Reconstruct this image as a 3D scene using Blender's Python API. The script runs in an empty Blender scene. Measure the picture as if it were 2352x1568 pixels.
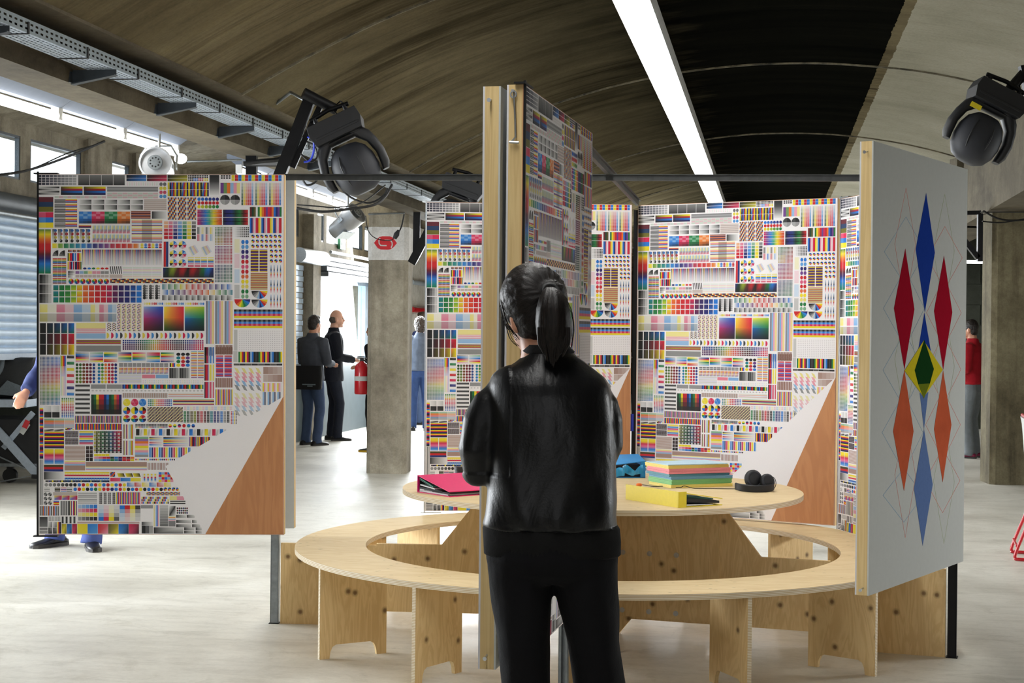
import bpy, bmesh, math, random
import numpy as np
from mathutils import Vector, Matrix, noise
random.seed(7)
PI = math.pi
scene = bpy.context.scene
COL = scene.collection

# ------------------------------------------------------------------ camera
F = 3600.0
CAM_Z = 1.47
PITCH, ROLL = math.radians(-0.223), math.radians(0.6)
R = (Matrix.Rotation(PI/2 + PITCH, 3, 'X') @ Matrix.Rotation(ROLL, 3, 'Z'))
camd = bpy.data.cameras.new('camera')
cam = bpy.data.objects.new('camera', camd)
COL.objects.link(cam)
cam.location = (0, 0, CAM_Z)
cam.rotation_euler = R.to_euler()
camd.sensor_width = 36.0
camd.lens = F*36.0/2352.0
camd.clip_end = 200
camd.dof.use_dof = False
scene.camera = cam

TH = math.radians(9.3)            # the hall's axis is turned this far from the view
CT, ST = math.cos(TH), math.sin(TH)
def ray(px, py):
    d = R @ Vector(((px-1176.0)/F, (784.0-py)/F, -1.0))
    return d
def P(px, py, Y):
    d = ray(px, py); t = Y/d.y
    return Vector((d.x*t, d.y*t, CAM_Z + d.z*t))
def Z(px, py, z):
    d = ray(px, py); t = (z-CAM_Z)/d.z
    return Vector((d.x*t, d.y*t, z))
def PL(px, py, p0, n):            # where the ray meets a plane
    d = ray(px, py); o = Vector((0, 0, CAM_Z))
    t = (Vector(p0)-o).dot(Vector(n))/d.dot(Vector(n))
    return o + d*t
def H(v, u, z=0.0):               # hall coordinates (across, along) -> world
    return Vector((v*CT + u*ST, -v*ST + u*CT, z))
def toH(p):
    return (p.x*CT - p.y*ST, p.x*ST + p.y*CT, p.z)
def WP(px, py, v):                # point of the plane across = v, as (u, z)
    q = PL(px, py, H(v, 0), (CT, -ST, 0)); a = toH(q)
    return a[1], a[2]

# ------------------------------------------------------------------ world, light, exposure
w = bpy.data.worlds.new('daylight'); scene.world = w
w.use_nodes = True
bg = w.node_tree.nodes['Background']
bg.inputs[0].default_value = (0.86, 0.93, 1.0, 1)
bg.inputs[1].default_value = 2.6
def area(name, loc, target, sx, sy, power, col=(1, 1, 1), spread=180):
    l = bpy.data.lights.new(name, 'AREA'); l.shape = 'RECTANGLE'
    l.size, l.size_y, l.energy, l.color = sx, sy, power, col
    l.spread = math.radians(spread)
    o = bpy.data.objects.new(name, l); COL.objects.link(o)
    o.location = loc
    d = (Vector(target)-Vector(loc)).normalized()
    o.rotation_euler = d.to_track_quat('-Z', 'Y').to_euler()
    return o
# daylight through the open bays of the left wall (out of frame), the far bays and the right side door
area('daylight_left_bays', H(-8.2, 9.0, 1.9), H(0, 9.5, 0.3), 6.0, 3.0, 440, (0.93, 0.97, 1.0))
area('daylight_far_bays', H(-5.9, 24.0, 2.2), H(0, 18.0, 0.0), 9.0, 2.4, 900, (0.93, 0.97, 1.0))
area('daylight_right_door', H(9.6, 11.0, 2.45), H(.9, 7.2, 1.0), 3.0, .7, 360, (1.0, 0.99, 0.96))
area('added_front_fill', H(-.5, -7.6, 2.0), H(0, 6, 1.0), 7.0, 2.6, 60, (0.97, 0.98, 1.0))  # added fill from behind the camera; the wall there has no opening
vs = scene.view_settings
scene.display_settings.display_device = 'sRGB'
vs.view_transform = 'Standard'; vs.look = 'None'; vs.gamma = 1.0; vs.use_curve_mapping = False
vs.exposure = 0.9
scene.cycles.max_bounces = 8
scene.cycles.diffuse_bounces = 5
scene.cycles.sample_clamp_indirect = 6.0
scene.cycles.use_denoising = True

# ------------------------------------------------------------------ materials
def lin(c):
    return tuple((x/12.92 if x <= 0.04045 else ((x+0.055)/1.055)**2.4) for x in c)
def rgb(r, g, b):                 # 0..255 sRGB
    return lin((r/255, g/255, b/255)) + (1,)
class NT:
    def __init__(s, name):
        s.m = bpy.data.materials.new(name); s.m.use_nodes = True
        s.t = s.m.node_tree; s.b = s.t.nodes['Principled BSDF']
        s.out = s.t.nodes['Material Output']
    def n(s, kind, **kw):
        x = s.t.nodes.new(kind)
        for k, v in kw.items():
            if k in x.inputs: x.inputs[k].default_value = v
            else: setattr(x, k, v)
        return x
    def l(s, a, b): s.t.links.new(a, b)
    def coord(s, scale=(1, 1, 1), rot=(0, 0, 0), kind='Object'):
        c = s.n('ShaderNodeTexCoord'); m = s.n('ShaderNodeMapping')
        m.inputs['Scale'].default_value = scale; m.inputs['Rotation'].default_value = rot
        s.l(c.outputs[kind], m.inputs[0]); return m.outputs[0]
    def noise(s, vec, scale, detail=4, rough=.55, dist=0.0):
        x = s.n('ShaderNodeTexNoise'); x.inputs['Scale'].default_value = scale
        x.inputs['Detail'].default_value = detail; x.inputs['Roughness'].default_value = rough
        x.inputs['Distortion'].default_value = dist
        s.l(vec, x.inputs['Vector']); return x.outputs['Fac']
    def ramp(s, fac, stops, interp='LINEAR'):
        r = s.n('ShaderNodeValToRGB'); e = r.color_ramp; e.interpolation = interp
        while len(e.elements) < len(stops): e.elements.new(0.5)
        for i, (p, c) in enumerate(stops):
            e.elements[i].position = p; e.elements[i].color = c if len(c) == 4 else tuple(c)+(1,)
        s.l(fac, r.inputs[0]); return r.outputs[0]
    def mix(s, a, b, fac, mode='MIX'):
        x = s.n('ShaderNodeMix'); x.data_type = 'RGBA'; x.blend_type = mode
        for sock, v in ((x.inputs[0], fac), (x.inputs[6], a), (x.inputs[7], b)):
            if hasattr(v, 'is_linked') or hasattr(v, 'links'): s.l(v, sock)
            else: sock.default_value = v
        return x.outputs[2]
    def math(s, op, a, b=0.0, clamp=False):
        x = s.n('ShaderNodeMath'); x.operation = op; x.use_clamp = clamp
        for sock, v in ((x.inputs[0], a), (x.inputs[1], b)):
            if hasattr(v, 'links'): s.l(v, sock)
            else: sock.default_value = v
        return x.outputs[0]
    def base(s, v):
        if hasattr(v, 'links'): s.l(v, s.b.inputs['Base Color'])
        else: s.b.inputs['Base Color'].default_value = v
    def rough(s, v):
        if hasattr(v, 'links'): s.l(v, s.b.inputs['Roughness'])
        else: s.b.inputs['Roughness'].default_value = v
    def bump(s, fac, strength=.3, dist=.01):
        x = s.n('ShaderNodeBump'); x.inputs['Strength'].default_value = strength
        x.inputs['Distance'].default_value = dist
        s.l(fac, x.inputs['Height']); s.l(x.outputs[0], s.b.inputs['Normal'])
def mat(name, col, rough=.6, metal=0.0, var=.12, scale=20., bump=0.0, spec=.5, coat=0.0):
    k = NT(name); v = k.coord()
    f = k.noise(v, scale, 5)
    c0 = tuple(x*(1-var) for x in col[:3])+(1,); c1 = tuple(min(1, x*(1+var)) for x in col[:3])+(1,)
    k.base(k.ramp(f, [(.3, c0), (.7, c1)]))
    k.rough(rough); k.b.inputs['Metallic'].default_value = metal
    k.b.inputs['Specular IOR Level'].default_value = spec
    if coat: k.b.inputs['Coat Weight'].default_value = coat
    if bump: k.bump(f, bump, .004)
    return k.m
def emat(name, col, strength):
    k = NT(name); k.base(col)
    k.b.inputs['Emission Color'].default_value = col
    k.b.inputs['Emission Strength'].default_value = strength
    return k.m
def plywood(name, light, dark, grain=(1, 12, 1), knots=True, scale=3.0, knot_seed=0.0, wavy=3.0):
    k = NT(name); v = k.coord(grain)
    oi = k.n('ShaderNodeObjectInfo'); rnd_ = k.math('MULTIPLY', oi.outputs['Random'], 17.0)
    cx = k.n('ShaderNodeCombineXYZ'); [k.l(rnd_, cx.inputs[i_]) for i_ in range(3)]
    va = k.n('ShaderNodeVectorMath'); k.l(v, va.inputs[0]); k.l(cx.outputs[0], va.inputs[1]); v = va.outputs[0]
    n1 = k.noise(v, scale, 3, .5, wavy)
    wv = k.math('SINE', k.math('MULTIPLY', n1, 30.0))
    wv = k.math('ADD', k.math('MULTIPLY', wv, .5), .5)
    fine = k.noise(k.coord(tuple(g*9 if g > 1 else g*1.2 for g in grain)), 14.0, 5, .6)
    c = k.mix(light, dark, k.math('MULTIPLY', wv, .42))
    c = k.mix(c, tuple(x*.80 for x in light[:3])+(1,), k.math('MULTIPLY', fine, .55))
    if knots:
        vo = k.n('ShaderNodeTexVoronoi'); vo.voronoi_dimensions = '2D'; vo.inputs['Scale'].default_value = 5.2
        mp = k.n('ShaderNodeSeparateXYZ'); k.l(k.coord((1, 1, 1)), mp.inputs[0]); mm = k.n('ShaderNodeCombineXYZ')
        k.l(k.math('ADD', mp.outputs[0], rnd_), mm.inputs[0]); k.l(k.math('ADD', mp.outputs[2], knot_seed*1.7), mm.inputs[1])
        wob = k.noise(k.coord((1, 1, 1)), 30, 2)
        k.l(mm.outputs[0], vo.inputs['Vector'])
        dd = k.math('ADD', vo.outputs['Distance'], k.math('MULTIPLY', k.math('SUBTRACT', wob, .5), .03))
        kn = k.ramp(dd, [(0.0, (.1, .1, .1, 1)), (.040, (.25, .25, .25, 1)), (.062, (.62, .62, .62, 1)), (.11, (1, 1, 1, 1))])
        c = k.mix((.10, .045, .018, 1), c, kn)
    else:
        vo = k.n('ShaderNodeTexVoronoi'); vo.voronoi_dimensions = '2D'; vo.inputs['Scale'].default_value = 11.0
        k.l(k.coord((.6, 1.6, 1)), vo.inputs['Vector'])
        msk = k.ramp(k.noise(k.coord((1, 1, 1)), 1.7, 2), [(.5, (.35, .35, .35)), (.56, (0, 0, 0))])
        sp = k.ramp(k.math('ADD', vo.outputs['Distance'], msk), [(.03, (.35, .35, .35)), (.07, (1, 1, 1))])
        if name == 'pale_plywood_top': c = k.mix(c, sp, .9, 'MULTIPLY')
    k.base(c); k.rough(.6); k.b.inputs['Specular IOR Level'].default_value = .2; k.bump(fine, .12, .002)
    return k.m

M = {}
M['ply'] = plywood('pine_plywood', rgb(214, 186, 138), rgb(176, 136, 84), (1.0, 1.0, 5.0), True, 2.2, 0.3)
M['ply2'] = plywood('pine_plywood_upright', rgb(230, 202, 150), rgb(190, 150, 96), (6.0, 6.0, 1.0), True, 1.6, 2.1)
M['plytop'] = plywood('pale_plywood_top', rgb(226, 204, 160), rgb(196, 162, 108), (1.0, 7.0, 1.0), False, 1.6, 0.9, 2.0)
M['timber'] = plywood('pine_timber', rgb(222, 196, 142), rgb(180, 142, 88), (16.0, 16.0, .6), False, 1.6, 0, .8)
M['redply'] = plywood('reddish_bare_plywood', rgb(196, 140, 98), rgb(160, 104, 68), (5.0, 5.0, .8), False, 1.6, 0, 1.4)
# plywood edge: layers stacked in z
k = NT('plywood_edge'); v = k.coord((1, 1, 1))
sx = k.n('ShaderNodeSeparateXYZ'); k.l(v, sx.inputs[0])
st = k.math('SINE', k.math('MULTIPLY', sx.outputs[2], 2*PI/.0065))
c = k.ramp(k.math('ADD', k.math('MULTIPLY', st, .5), .5), [(.2, rgb(196, 172, 132)), (.8, rgb(232, 222, 200))])
k.base(c); k.rough(.7); M['plyedge'] = k.m
M['paper'] = mat('white_paper_print', rgb(232, 230, 232), .6, var=.015, scale=300, bump=.02, spec=.2)
M['white_board'] = mat('white_painted_board', rgb(190, 193, 190), .7, var=.02, scale=40, spec=.05)
M['primer'] = mat('grey_white_back', rgb(205, 205, 210), .5, var=.03, scale=30)
M['black_steel'] = mat('black_steel', rgb(22, 22, 24), .45, .6, .2, 12)
M['matt_black'] = mat('matt_black_plastic', rgb(20, 21, 24), .55, 0, .15, 30)
M['lamp_grey'] = mat('dark_grey_lamp_shell', rgb(34, 36, 42), .6, 0, .1, 30)
M['bar_steel'] = mat('dull_dark_steel_bar', rgb(70, 72, 72), .5, .5, .2, 25)
M['steel'] = mat('galvanised_steel', rgb(140, 146, 150), .38, .85, .18, 25)
M['zinc'] = mat('bright_zinc', rgb(190, 195, 200), .3, .9, .1, 40)
M['tray'] = mat('cable_tray_zinc', rgb(118, 128, 132), .5, .55, .12, 40)
M['trough'] = mat('blue_grey_trough', rgb(120, 130, 148), .6, 0, .05, 20)
M['tray_under'] = mat('cable_tray_pale_underside', rgb(170, 182, 196), .5, .3, .08, 40)
M['bracket'] = mat('painted_grey_bracket', rgb(70, 76, 82), .5, .3, .1, 20)
M['silver'] = mat('polished_aluminium', rgb(196, 198, 202), .4, .7, .04, 20)
M['white_enamel'] = mat('white_enamel', rgb(235, 236, 238), .35, 0, .02, 30)
M['red_paint'] = mat('red_enamel', rgb(190, 20, 34), .3, 0, .06, 20, coat=.4)
M['cable'] = mat('black_rubber_cable', rgb(16, 16, 17), .6, 0, .1, 60)
M['blue_cable'] = mat('blue_cable', rgb(36, 60, 190), .5, 0, .1, 60)
M['tube'] = emat('lit_fluorescent_tube', (1.0, 1.0, .97, 1), 3.0)
M['strip'] = emat('lit_strip_diffuser', (1.0, .99, .96, 1), 13.5)
M['glow'] = emat('lamp_glow', (.95, .98, 1.0, 1), 2.5)
# colour print: reads the ink of each printed cell
k = NT('ink_on_paper'); a = k.n('ShaderNodeAttribute'); a.attribute_name = 'ink'
f = k.noise(k.coord((1, 1, 1)), 900, 2)
k.base(k.mix(a.outputs['Color'], (.5, .5, .5, 1), k.math('MULTIPLY', f, .06))); k.rough(.6); k.b.inputs['Specular IOR Level'].default_value = .2; M['ink'] = k.m

# concrete
def concrete(name, stops, scale=1.2, streak=None, bump=.25, fine=True):
    k = NT(name); v = k.coord()
    n1 = k.noise(v, scale, 8, .62, .3)
    c = k.ramp(n1, stops)
    n2 = k.noise(v, scale*9, 6, .7)
    c = k.mix(c, k.ramp(n2, [(.35, (.55, .53, .5, 1)), (.65, (1.0, 1.0, 1.0, 1))]), .55, 'MULTIPLY')
    if streak:
        n3 = k.noise(k.coord(streak), 1.0, 6, .65)
        c = k.mix(c, k.ramp(n3, [(.32, (.36, .33, .30, 1)), (.5, (1, 1, 1, 1)), (.62, (1, 1, 1, 1)), (.75, (1.25, 1.2, 1.1, 1))]), .75, 'MULTIPLY')
    n4 = k.noise(v, 60, 3)
    c = k.mix(c, k.ramp(n4, [(.35, (.8, .8, .8, 1)), (.6, (1.05, 1.05, 1.05, 1))]), .5, 'MULTIPLY')
    k.base(c); k.rough(.85); k.b.inputs['Specular IOR Level'].default_value = .25
    k.bump(n2, bump, .012)
    return k
M['concrete'] = concrete('raw_concrete', [(.3, rgb(118, 110, 96)), (.7, rgb(178, 170, 152))], 1.3, (3., 3., .35)).m
M['concrete_stained'] = concrete('stained_dark_concrete', [(.3, rgb(84, 76, 56)), (.7, rgb(132, 124, 98))], 1.6, (5., 5., .5)).m
M['concrete_dark'] = concrete('dark_concrete', [(.3, rgb(80, 73, 58)), (.7, rgb(118, 109, 90))], 1.1, (.5, .5, 2.0)).m
M['plaster'] = concrete('pale_plaster', [(.3, rgb(196, 194, 190)), (.7, rgb(226, 225, 222))], .8, None, .1).m
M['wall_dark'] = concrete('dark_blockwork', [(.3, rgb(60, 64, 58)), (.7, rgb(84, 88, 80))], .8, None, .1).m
M['shutter'] = mat('pale_blue_grey_shutter', rgb(196, 216, 238), .45, .1, .08, 9)
M['shutter_dark'] = mat('dark_grey_shutter_box', rgb(86, 92, 98), .5, .2, .1, 9)
M['greypanel'] = mat('slate_grey_panel', rgb(92, 104, 110), .5, 0, .06, 6)
# floor: worn pale screed with streaks
k = NT('worn_pale_screed'); v = k.coord()
n1 = k.noise(v, .8, 8, .65, .5); n2 = k.noise(k.coord((1.2, 5.0, 1), (0, 0, .3)), 2.2, 7, .7, .6); n3 = k.noise(v, 38, 4, .7)
c = k.ramp(n1, [(.28, rgb(176, 172, 160)), (.5, rgb(204, 201, 190)), (.72, rgb(222, 220, 211))])
c = k.mix(c, k.ramp(n2, [(.36, (.66, .65, .62, 1)), (.52, (1, 1, 1, 1)), (.7, (1.08, 1.08, 1.07, 1))]), .38, 'MULTIPLY')
n5 = k.noise(v, 3.2, 9, .75, 1.2)
c = k.mix(c, k.ramp(n5, [(.36, (.76, .75, .72, 1)), (.47, (1, 1, 1, 1))]), .55, 'MULTIPLY')
c = k.mix(c, k.ramp(n3, [(.3, (.8, .8, .78, 1)), (.55, (1, 1, 1, 1))]), .4, 'MULTIPLY')
k.base(c); k.rough(k.ramp(n1, [(.3, (.34,)*3), (.7, (.55,)*3)])); k.bump(n3, .10, .006); M['floor'] = k.m
# vault: brown board-marked concrete, a band of black paint over the crown, right side lightened as if window-lit
k = NT('board_marked_vault'); v = k.coord()
sx = k.n('ShaderNodeSeparateXYZ'); k.l(v, sx.inputs[0]); X = sx.outputs[0]
n1 = k.noise(v, .9, 7, .6, .3)
brown = k.ramp(n1, [(.3, rgb(84, 76, 58)), (.7, rgb(116, 107, 84))])
pale = k.ramp(n1, [(.3, rgb(134, 131, 116)), (.7, rgb(158, 154, 140))])
streak = k.noise(k.coord((.16, 1.9, .16), (0, 0, .07)), 1.5, 8, .66, .5)
smask = k.ramp(k.noise(k.coord((.35, .5, .35)), .9, 3, .5), [(.42, (0, 0, 0)), (.58, (1, 1, 1))])
st2 = k.noise(k.coord((.5, 9.0, .5)), 1.6, 6, .7, .2)
brown = k.mix(brown, k.ramp(streak, [(.36, (.30, .28, .26, 1)), (.5, (1, 1, 1, 1)), (.72, (1.25, 1.22, 1.12, 1))]), k.math('ADD', k.math('MULTIPLY', smask, .55), .3), 'MULTIPLY')
brown = k.mix(brown, k.ramp(st2, [(.36, (.5, .48, .45, 1)), (.55, (1, 1, 1, 1))]), k.math('MULTIPLY', smask, .6), 'MULTIPLY')
pale = k.mix(pale, k.ramp(st2, [(.3, (.72, .7, .66, 1)), (.5, (1, 1, 1, 1))]), .4, 'MULTIPLY')
nb = k.math('MULTIPLY', k.math('SUBTRACT', k.noise(k.coord((.6, 2.2, 1)), 2.0, 5, .7), .5), 1.1)
soot = k.ramp(k.math('DIVIDE', k.math('ADD', k.math('ADD', X, nb), 3.4), 3.0), [(.25, (0, 0, 0)), (.92, (1, 1, 1))])
black = k.ramp(streak, [(.3, rgb(7, 8, 7)), (.72, rgb(20, 20, 16))])
c = k.mix(brown, black, soot)
nb2 = k.math('MULTIPLY', k.math('SUBTRACT', k.noise(v, 7.0, 5, .7), .5), .05)
edge = k.math('GREATER_THAN', k.math('ADD', X, nb2), 0.905)
edge2 = k.math('GREATER_THAN', k.math('ADD', X, nb2), 0.985)
c = k.mix(c, brown, edge); c = k.mix(c, pale, edge2)
n4 = k.noise(v, 46, 3, .7)
c = k.mix(c, k.ramp(n4, [(.33, (.78, .78, .78, 1)), (.6, (1.06, 1.06, 1.06, 1))]), .5, 'MULTIPLY')
k.base(c); k.rough(.85); k.b.inputs['Specular IOR Level'].default_value = 0.0
k.bump(st2, .35, .012); M['vault'] = k.m
k = NT('formwork_joint_lime'); f = k.noise(k.coord((3, 9, 3)), 2.0, 5, .7)
k.base(k.ramp(f, [(.35, rgb(40, 38, 30)), (.65, rgb(128, 120, 98))])); k.rough(.9); M['joint'] = k.m
# window glass: clear, slightly milky
k = NT('window_glass')
tr = k.n('ShaderNodeBsdfTransparent'); tr.inputs[0].default_value = (.93, .96, .97, 1)
gl = k.n('ShaderNodeBsdfGlossy'); gl.inputs['Roughness'].default_value = .05
mx = k.n('ShaderNodeMixShader'); mx.inputs[0].default_value = .06
k.l(tr.outputs[0], mx.inputs[1]); k.l(gl.outputs[0], mx.inputs[2]); k.l(mx.outputs[0], k.out.inputs[0]); M['glass'] = k.m

# ------------------------------------------------------------------ mesh builder
class MB:
    def __init__(s): s.v = []; s.f = []; s.c = None; s.m = []
    def add(s, vs, fs, mi=0):
        o = len(s.v); s.v += [tuple(x) for x in vs]; s.f += [tuple(i+o for i in f) for f in fs]; s.m += [mi]*len(fs); return s
    def box(s, a, b, mi=0):
        x0, y0, z0 = a; x1, y1, z1 = b
        return s.add([(x0,y0,z0),(x1,y0,z0),(x1,y1,z0),(x0,y1,z0),(x0,y0,z1),(x1,y0,z1),(x1,y1,z1),(x0,y1,z1)],
            [(0,3,2,1),(4,5,6,7),(0,1,5,4),(1,2,6,5),(2,3,7,6),(3,0,4,7)], mi)
    def loft(s, rings, caps=True, closed=True, mi=0):
        o = len(s.v); n = len(rings[0])
        for r in rings: s.v += [tuple(x) for x in r]
        cnt = 0
        for i in range(len(rings)-1):
            for j in range(n if closed else n-1):
                a = o+i*n+j; b = o+i*n+(j+1) % n
                s.f.append((a, b, b+n, a+n)); cnt += 1
        if caps:
            s.f.append(tuple(o+j for j in reversed(range(n)))); s.f.append(tuple(o+(len(rings)-1)*n+j for j in range(n))); cnt += 2
        s.m += [mi]*cnt
        return s
    def tube(s, pts, r, n=8, mi=0, closed=False):
        pts = [Vector(p) for p in pts]; rs = r if hasattr(r, '__len__') else [r]*len(pts)
        rings = []; up = None
        for i, p in enumerate(pts):
            if closed: t = pts[(i+1) % len(pts)]-pts[i-1]
            else: t = pts[min(i+1, len(pts)-1)]-pts[max(i-1, 0)]
            t.normalize()
            if up is None: up = Vector((0, 0, 1)) if abs(t.z) < .9 else Vector((1, 0, 0))
            a = t.cross(up)
            if a.length < 1e-4: a = t.cross(Vector((0, 1, .1)))
            a.normalize(); b = a.cross(t); up = b
            rings.append([p + a*math.cos(q)*rs[i] + b*math.sin(q)*rs[i] for q in [2*PI*j/n for j in range(n)]])
        if closed:
            rings.append(rings[0]); return s.loft(rings, False, mi=mi)
        return s.loft(rings, mi=mi)
    def ell(s, c, rx, ry, rz, seg=16, ring=10, rot=None, mi=0):
        c = Vector(c); rings = []
        for i in range(1, ring):
            a = PI*i/ring; rr = []
            for j in range(seg):
                q = 2*PI*j/seg
                p = Vector((rx*math.sin(a)*math.cos(q), ry*math.sin(a)*math.sin(q), -rz*math.cos(a)))
                if rot is not None: p = rot @ p
                rr.append(c+p)
            rings.append(rr)
        return s.loft(rings, True, mi=mi)
    def oval(s, c, rx, ry, n=20, ax=(1, 0, 0), ay=(0, 1, 0), pw=1.0):
        c = Vector(c); ax = Vector(ax); ay = Vector(ay); o = []
        for j in range(n):
            q = 2*PI*j/n; cx, cy = math.cos(q), math.sin(q)
            o.append(c + ax*rx*math.copysign(abs(cx)**pw, cx) + ay*ry*math.copysign(abs(cy)**pw, cy))
        return o
    def prism(s, poly, d, mi=0):      # poly: list of 3d points, d: extrude vector
        n = len(poly); d = Vector(d); A = [Vector(p) for p in poly]; B = [p+d for p in A]
        o = len(s.v); s.v += [tuple(p) for p in A+B]
        s.f.append(tuple(o+i for i in range(n))); s.f.append(tuple(o+n+i for i in reversed(range(n))))
        for i in range(n):
            j = (i+1) % n; s.f.append((o+i, o+n+i, o+n+j, o+j))
        s.m += [mi]*(n+2); return s
    def cyl(s, a, b, r, n=16, r2=None, mi=0):
        return s.tube([a, b], [r, r if r2 is None else r2], n, mi)
    def mesh(s, name, mats, smooth=None):
        me = bpy.data.meshes.new(name); me.from_pydata(s.v, [], s.f)
        for m_ in (mats if isinstance(mats, (list, tuple)) else [mats]): me.materials.append(m_)
        if any(s.m): me.polygons.foreach_set('material_index', s.m)
        bm = bmesh.new(); bm.from_mesh(me); bmesh.ops.recalc_face_normals(bm, faces=bm.faces); bm.to_mesh(me); bm.free()
        if smooth is not None:
            me.polygons.foreach_set('use_smooth', [True]*len(me.polygons))
            me.set_sharp_from_angle(angle=math.radians(smooth))
        me.update(); return me
    def build(s, name, mats, parent=None, smooth=None, loc=None, rz=None, bevel=0, off=None):
        """off: make the vertices relative to this point and put the object there"""
        if off is not None:
            off = Vector(off); s.v = [tuple(Vector(p)-off) for p in s.v]
        me = s.mesh(name, mats, smooth)
        o = bpy.data.objects.new(name, me); COL.objects.link(o)
        if parent is not None: o.parent = parent
        if off is not None: o.location = off
        if loc is not None: o.location = loc
        if rz is not None: o.rotation_euler.z = rz
        if bevel:
            b = o.modifiers.new('bevel', 'BEVEL'); b.width = bevel; b.segments = 2; b.limit_method = 'ANGLE'
        return o
def tag(o, label=None, cat=None, group=None, kind=None):
    if label: o['label'] = label
    if cat: o['category'] = cat
    if group: o['group'] = group
    if kind: o['kind'] = kind
    return o
def empty(name, loc=(0, 0, 0), rz=0, label=None, cat=None, group=None, parent=None):
    o = bpy.data.objects.new(name, None); COL.objects.link(o); o.location = loc; o.rotation_euler.z = rz
    o.empty_display_size = .1
    if parent is not None: o.parent = parent
    return tag(o, label, cat, group)
def hall(o):                       # meshes written in hall coordinates
    o.rotation_euler.z = -TH; return o
def kids(o): return [c for c in bpy.data.objects if c.parent == o]
def dup(root, loc=None, rz=None, label=None, group=None):
    r = root.copy(); COL.objects.link(r)
    if loc is not None: r.location = loc
    if rz is not None: r.rotation_euler.z = rz
    if label: r['label'] = label
    if group: r['group'] = group
    for ch in kids(root):
        c = ch.copy(); COL.objects.link(c); c.parent = r
        for g in kids(ch):
            d = g.copy(); COL.objects.link(d); d.parent = c
    return r
def blob(mb, name, mt, parent, voxel, smooth=4, fold=None, loc=None):
    """one continuous surface grown from overlapping closed volumes"""
    me = mb.mesh(name+'_raw', mt)
    o = bpy.data.objects.new(name, me); COL.objects.link(o)
    r = o.modifiers.new('r', 'REMESH'); r.mode = 'VOXEL'; r.voxel_size = voxel; r.use_smooth_shade = True
    if smooth:
        s_ = o.modifiers.new('s', 'SMOOTH'); s_.iterations = smooth; s_.factor = .5
    dg = bpy.context.evaluated_depsgraph_get(); dg.update()
    nm = bpy.data.meshes.new_from_object(o.evaluated_get(dg))
    o.modifiers.clear(); o.data = nm; nm.name = name
    nm.materials.clear(); nm.materials.append(mt)
    if fold is not None:
        vs_ = nm.vertices; nrm = [v_.normal.copy() for v_ in vs_]
        for v_, n_ in zip(vs_, nrm): v_.co = v_.co + n_*fold(v_.co, n_)
    nm.polygons.foreach_set('use_smooth', [True]*len(nm.polygons)); nm.update()
    if parent is not None: o.parent = parent
    if loc is not None: o.location = loc
    return o
# ================================================================== THE ROOM
# floor
b = MB(); b.box((-12, -8, -.12), (12, 48, 0)); fl = hall(b.build('floor', M['floor'])); tag(fl, kind='structure')
# main vault: arc across the hall
VC, VR, VTOP = 0.15, 6.9, 3.86
def vz(v):
    d = v-VC; return VTOP - VR + math.sqrt(max(VR*VR-d*d, 0.01))*1.0
def vz(v):                          # slightly flatter towards the left spring
    R_ = 6.62; d = v-VC
    return VTOP - R_ + math.sqrt(R_*R_-d*d)
VL, VRR = -3.22, 2.35
vs_ = [VL + (VRR-VL)*i/28 for i in range(29)]
us_ = [-7 + 1.0*i for i in range(56)]
b = MB(); n = len(vs_)
for u in us_:
    for v in vs_: b.v.append((v, u, vz(v)))
for i in range(len(us_)-1):
    for j in range(n-1):
        b.f.append((i*n+j, i*n+j+1, (i+1)*n+j+1, (i+1)*n+j)); b.m.append(0)
o = len(b.v)
for u in us_:
    for v in vs_: b.v.append((v, u, vz(v)+.14))
for i in range(len(us_)-1):
    for j in range(n-1):
        b.f.append((o+i*n+j, o+(i+1)*n+j, o+(i+1)*n+j+1, o+i*n+j+1)); b.m.append(0)
ceil = hall(b.build('ceiling', M['vault'], smooth=60)); tag(ceil, kind='structure')
# raised formwork joints across the vault
for i, u in enumerate((4.7, 9.25, 13.8, 18.5, 23.2, 27.9, 32.6, 37.3)):
    b = MB(); rings = []
    for j in range(41):
        v = VL + (VRR-VL)*j/40; z = vz(v)-.002; uu = u+.03*noise.noise((v*2, u, 0))
        ww = .014+.010*noise.noise((v*3, u, 5)); q = .012
        rings.append([(v, uu-ww, z+.02), (v, uu-ww*.5, z-q), (v, uu+ww*.5, z-q), (v, uu+ww, z+.02)])
    b.loft(rings); b.build('formwork_joint', M['joint'], ceil, smooth=40)
# longitudinal beams (left with the haunch the tray hangs on, right)
def beam(name, pts, u0=-7, u1=47, m='concrete_dark'):
    b = MB(); b.prism([(p[0], u0, p[1]) for p in pts], (0, u1-u0, 0)); o = hall(b.build(name, M[m])); return tag(o, kind='structure')
beam('trim_1', [(-3.78, 2.73), (-3.52, 2.73), (-3.50, 2.87), (-3.40, 2.915), (-3.215, 2.925), (-3.215, 3.5), (-3.78, 3.5)])
beam('trim_2', [(2.18, 2.78), (2.62, 2.78), (2.62, 3.8), (2.18, 3.55)])
# vault over the left aisle and over the right aisle
def aisle(name, v0, v1, zs, ztop, u0=-7, u1=47, m='concrete'):
    b = MB(); prof = []
    for i in range(15):
        t = i/14; prof.append((v0+(v1-v0)*t, zs[0]*(1-t)+zs[1]*t + (ztop-(zs[0]+zs[1])/2)*math.sin(PI*t)))
    A = [(p[0], u0, p[1]) for p in prof]; B = [(p[0], u0, p[1]+.15) for p in reversed(prof)]
    b.prism(A+B, (0, u1-u0, 0)); o = hall(b.build(name, M[m], smooth=40)); return tag(o, kind='structure')
aisle('ceiling_left_aisle', -7.5, -3.7, (3.42, 2.80), 3.62)
aisle('ceiling_right_aisle', 2.5, 7.0, (3.4, 3.3), 3.9, m='concrete_dark')

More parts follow.
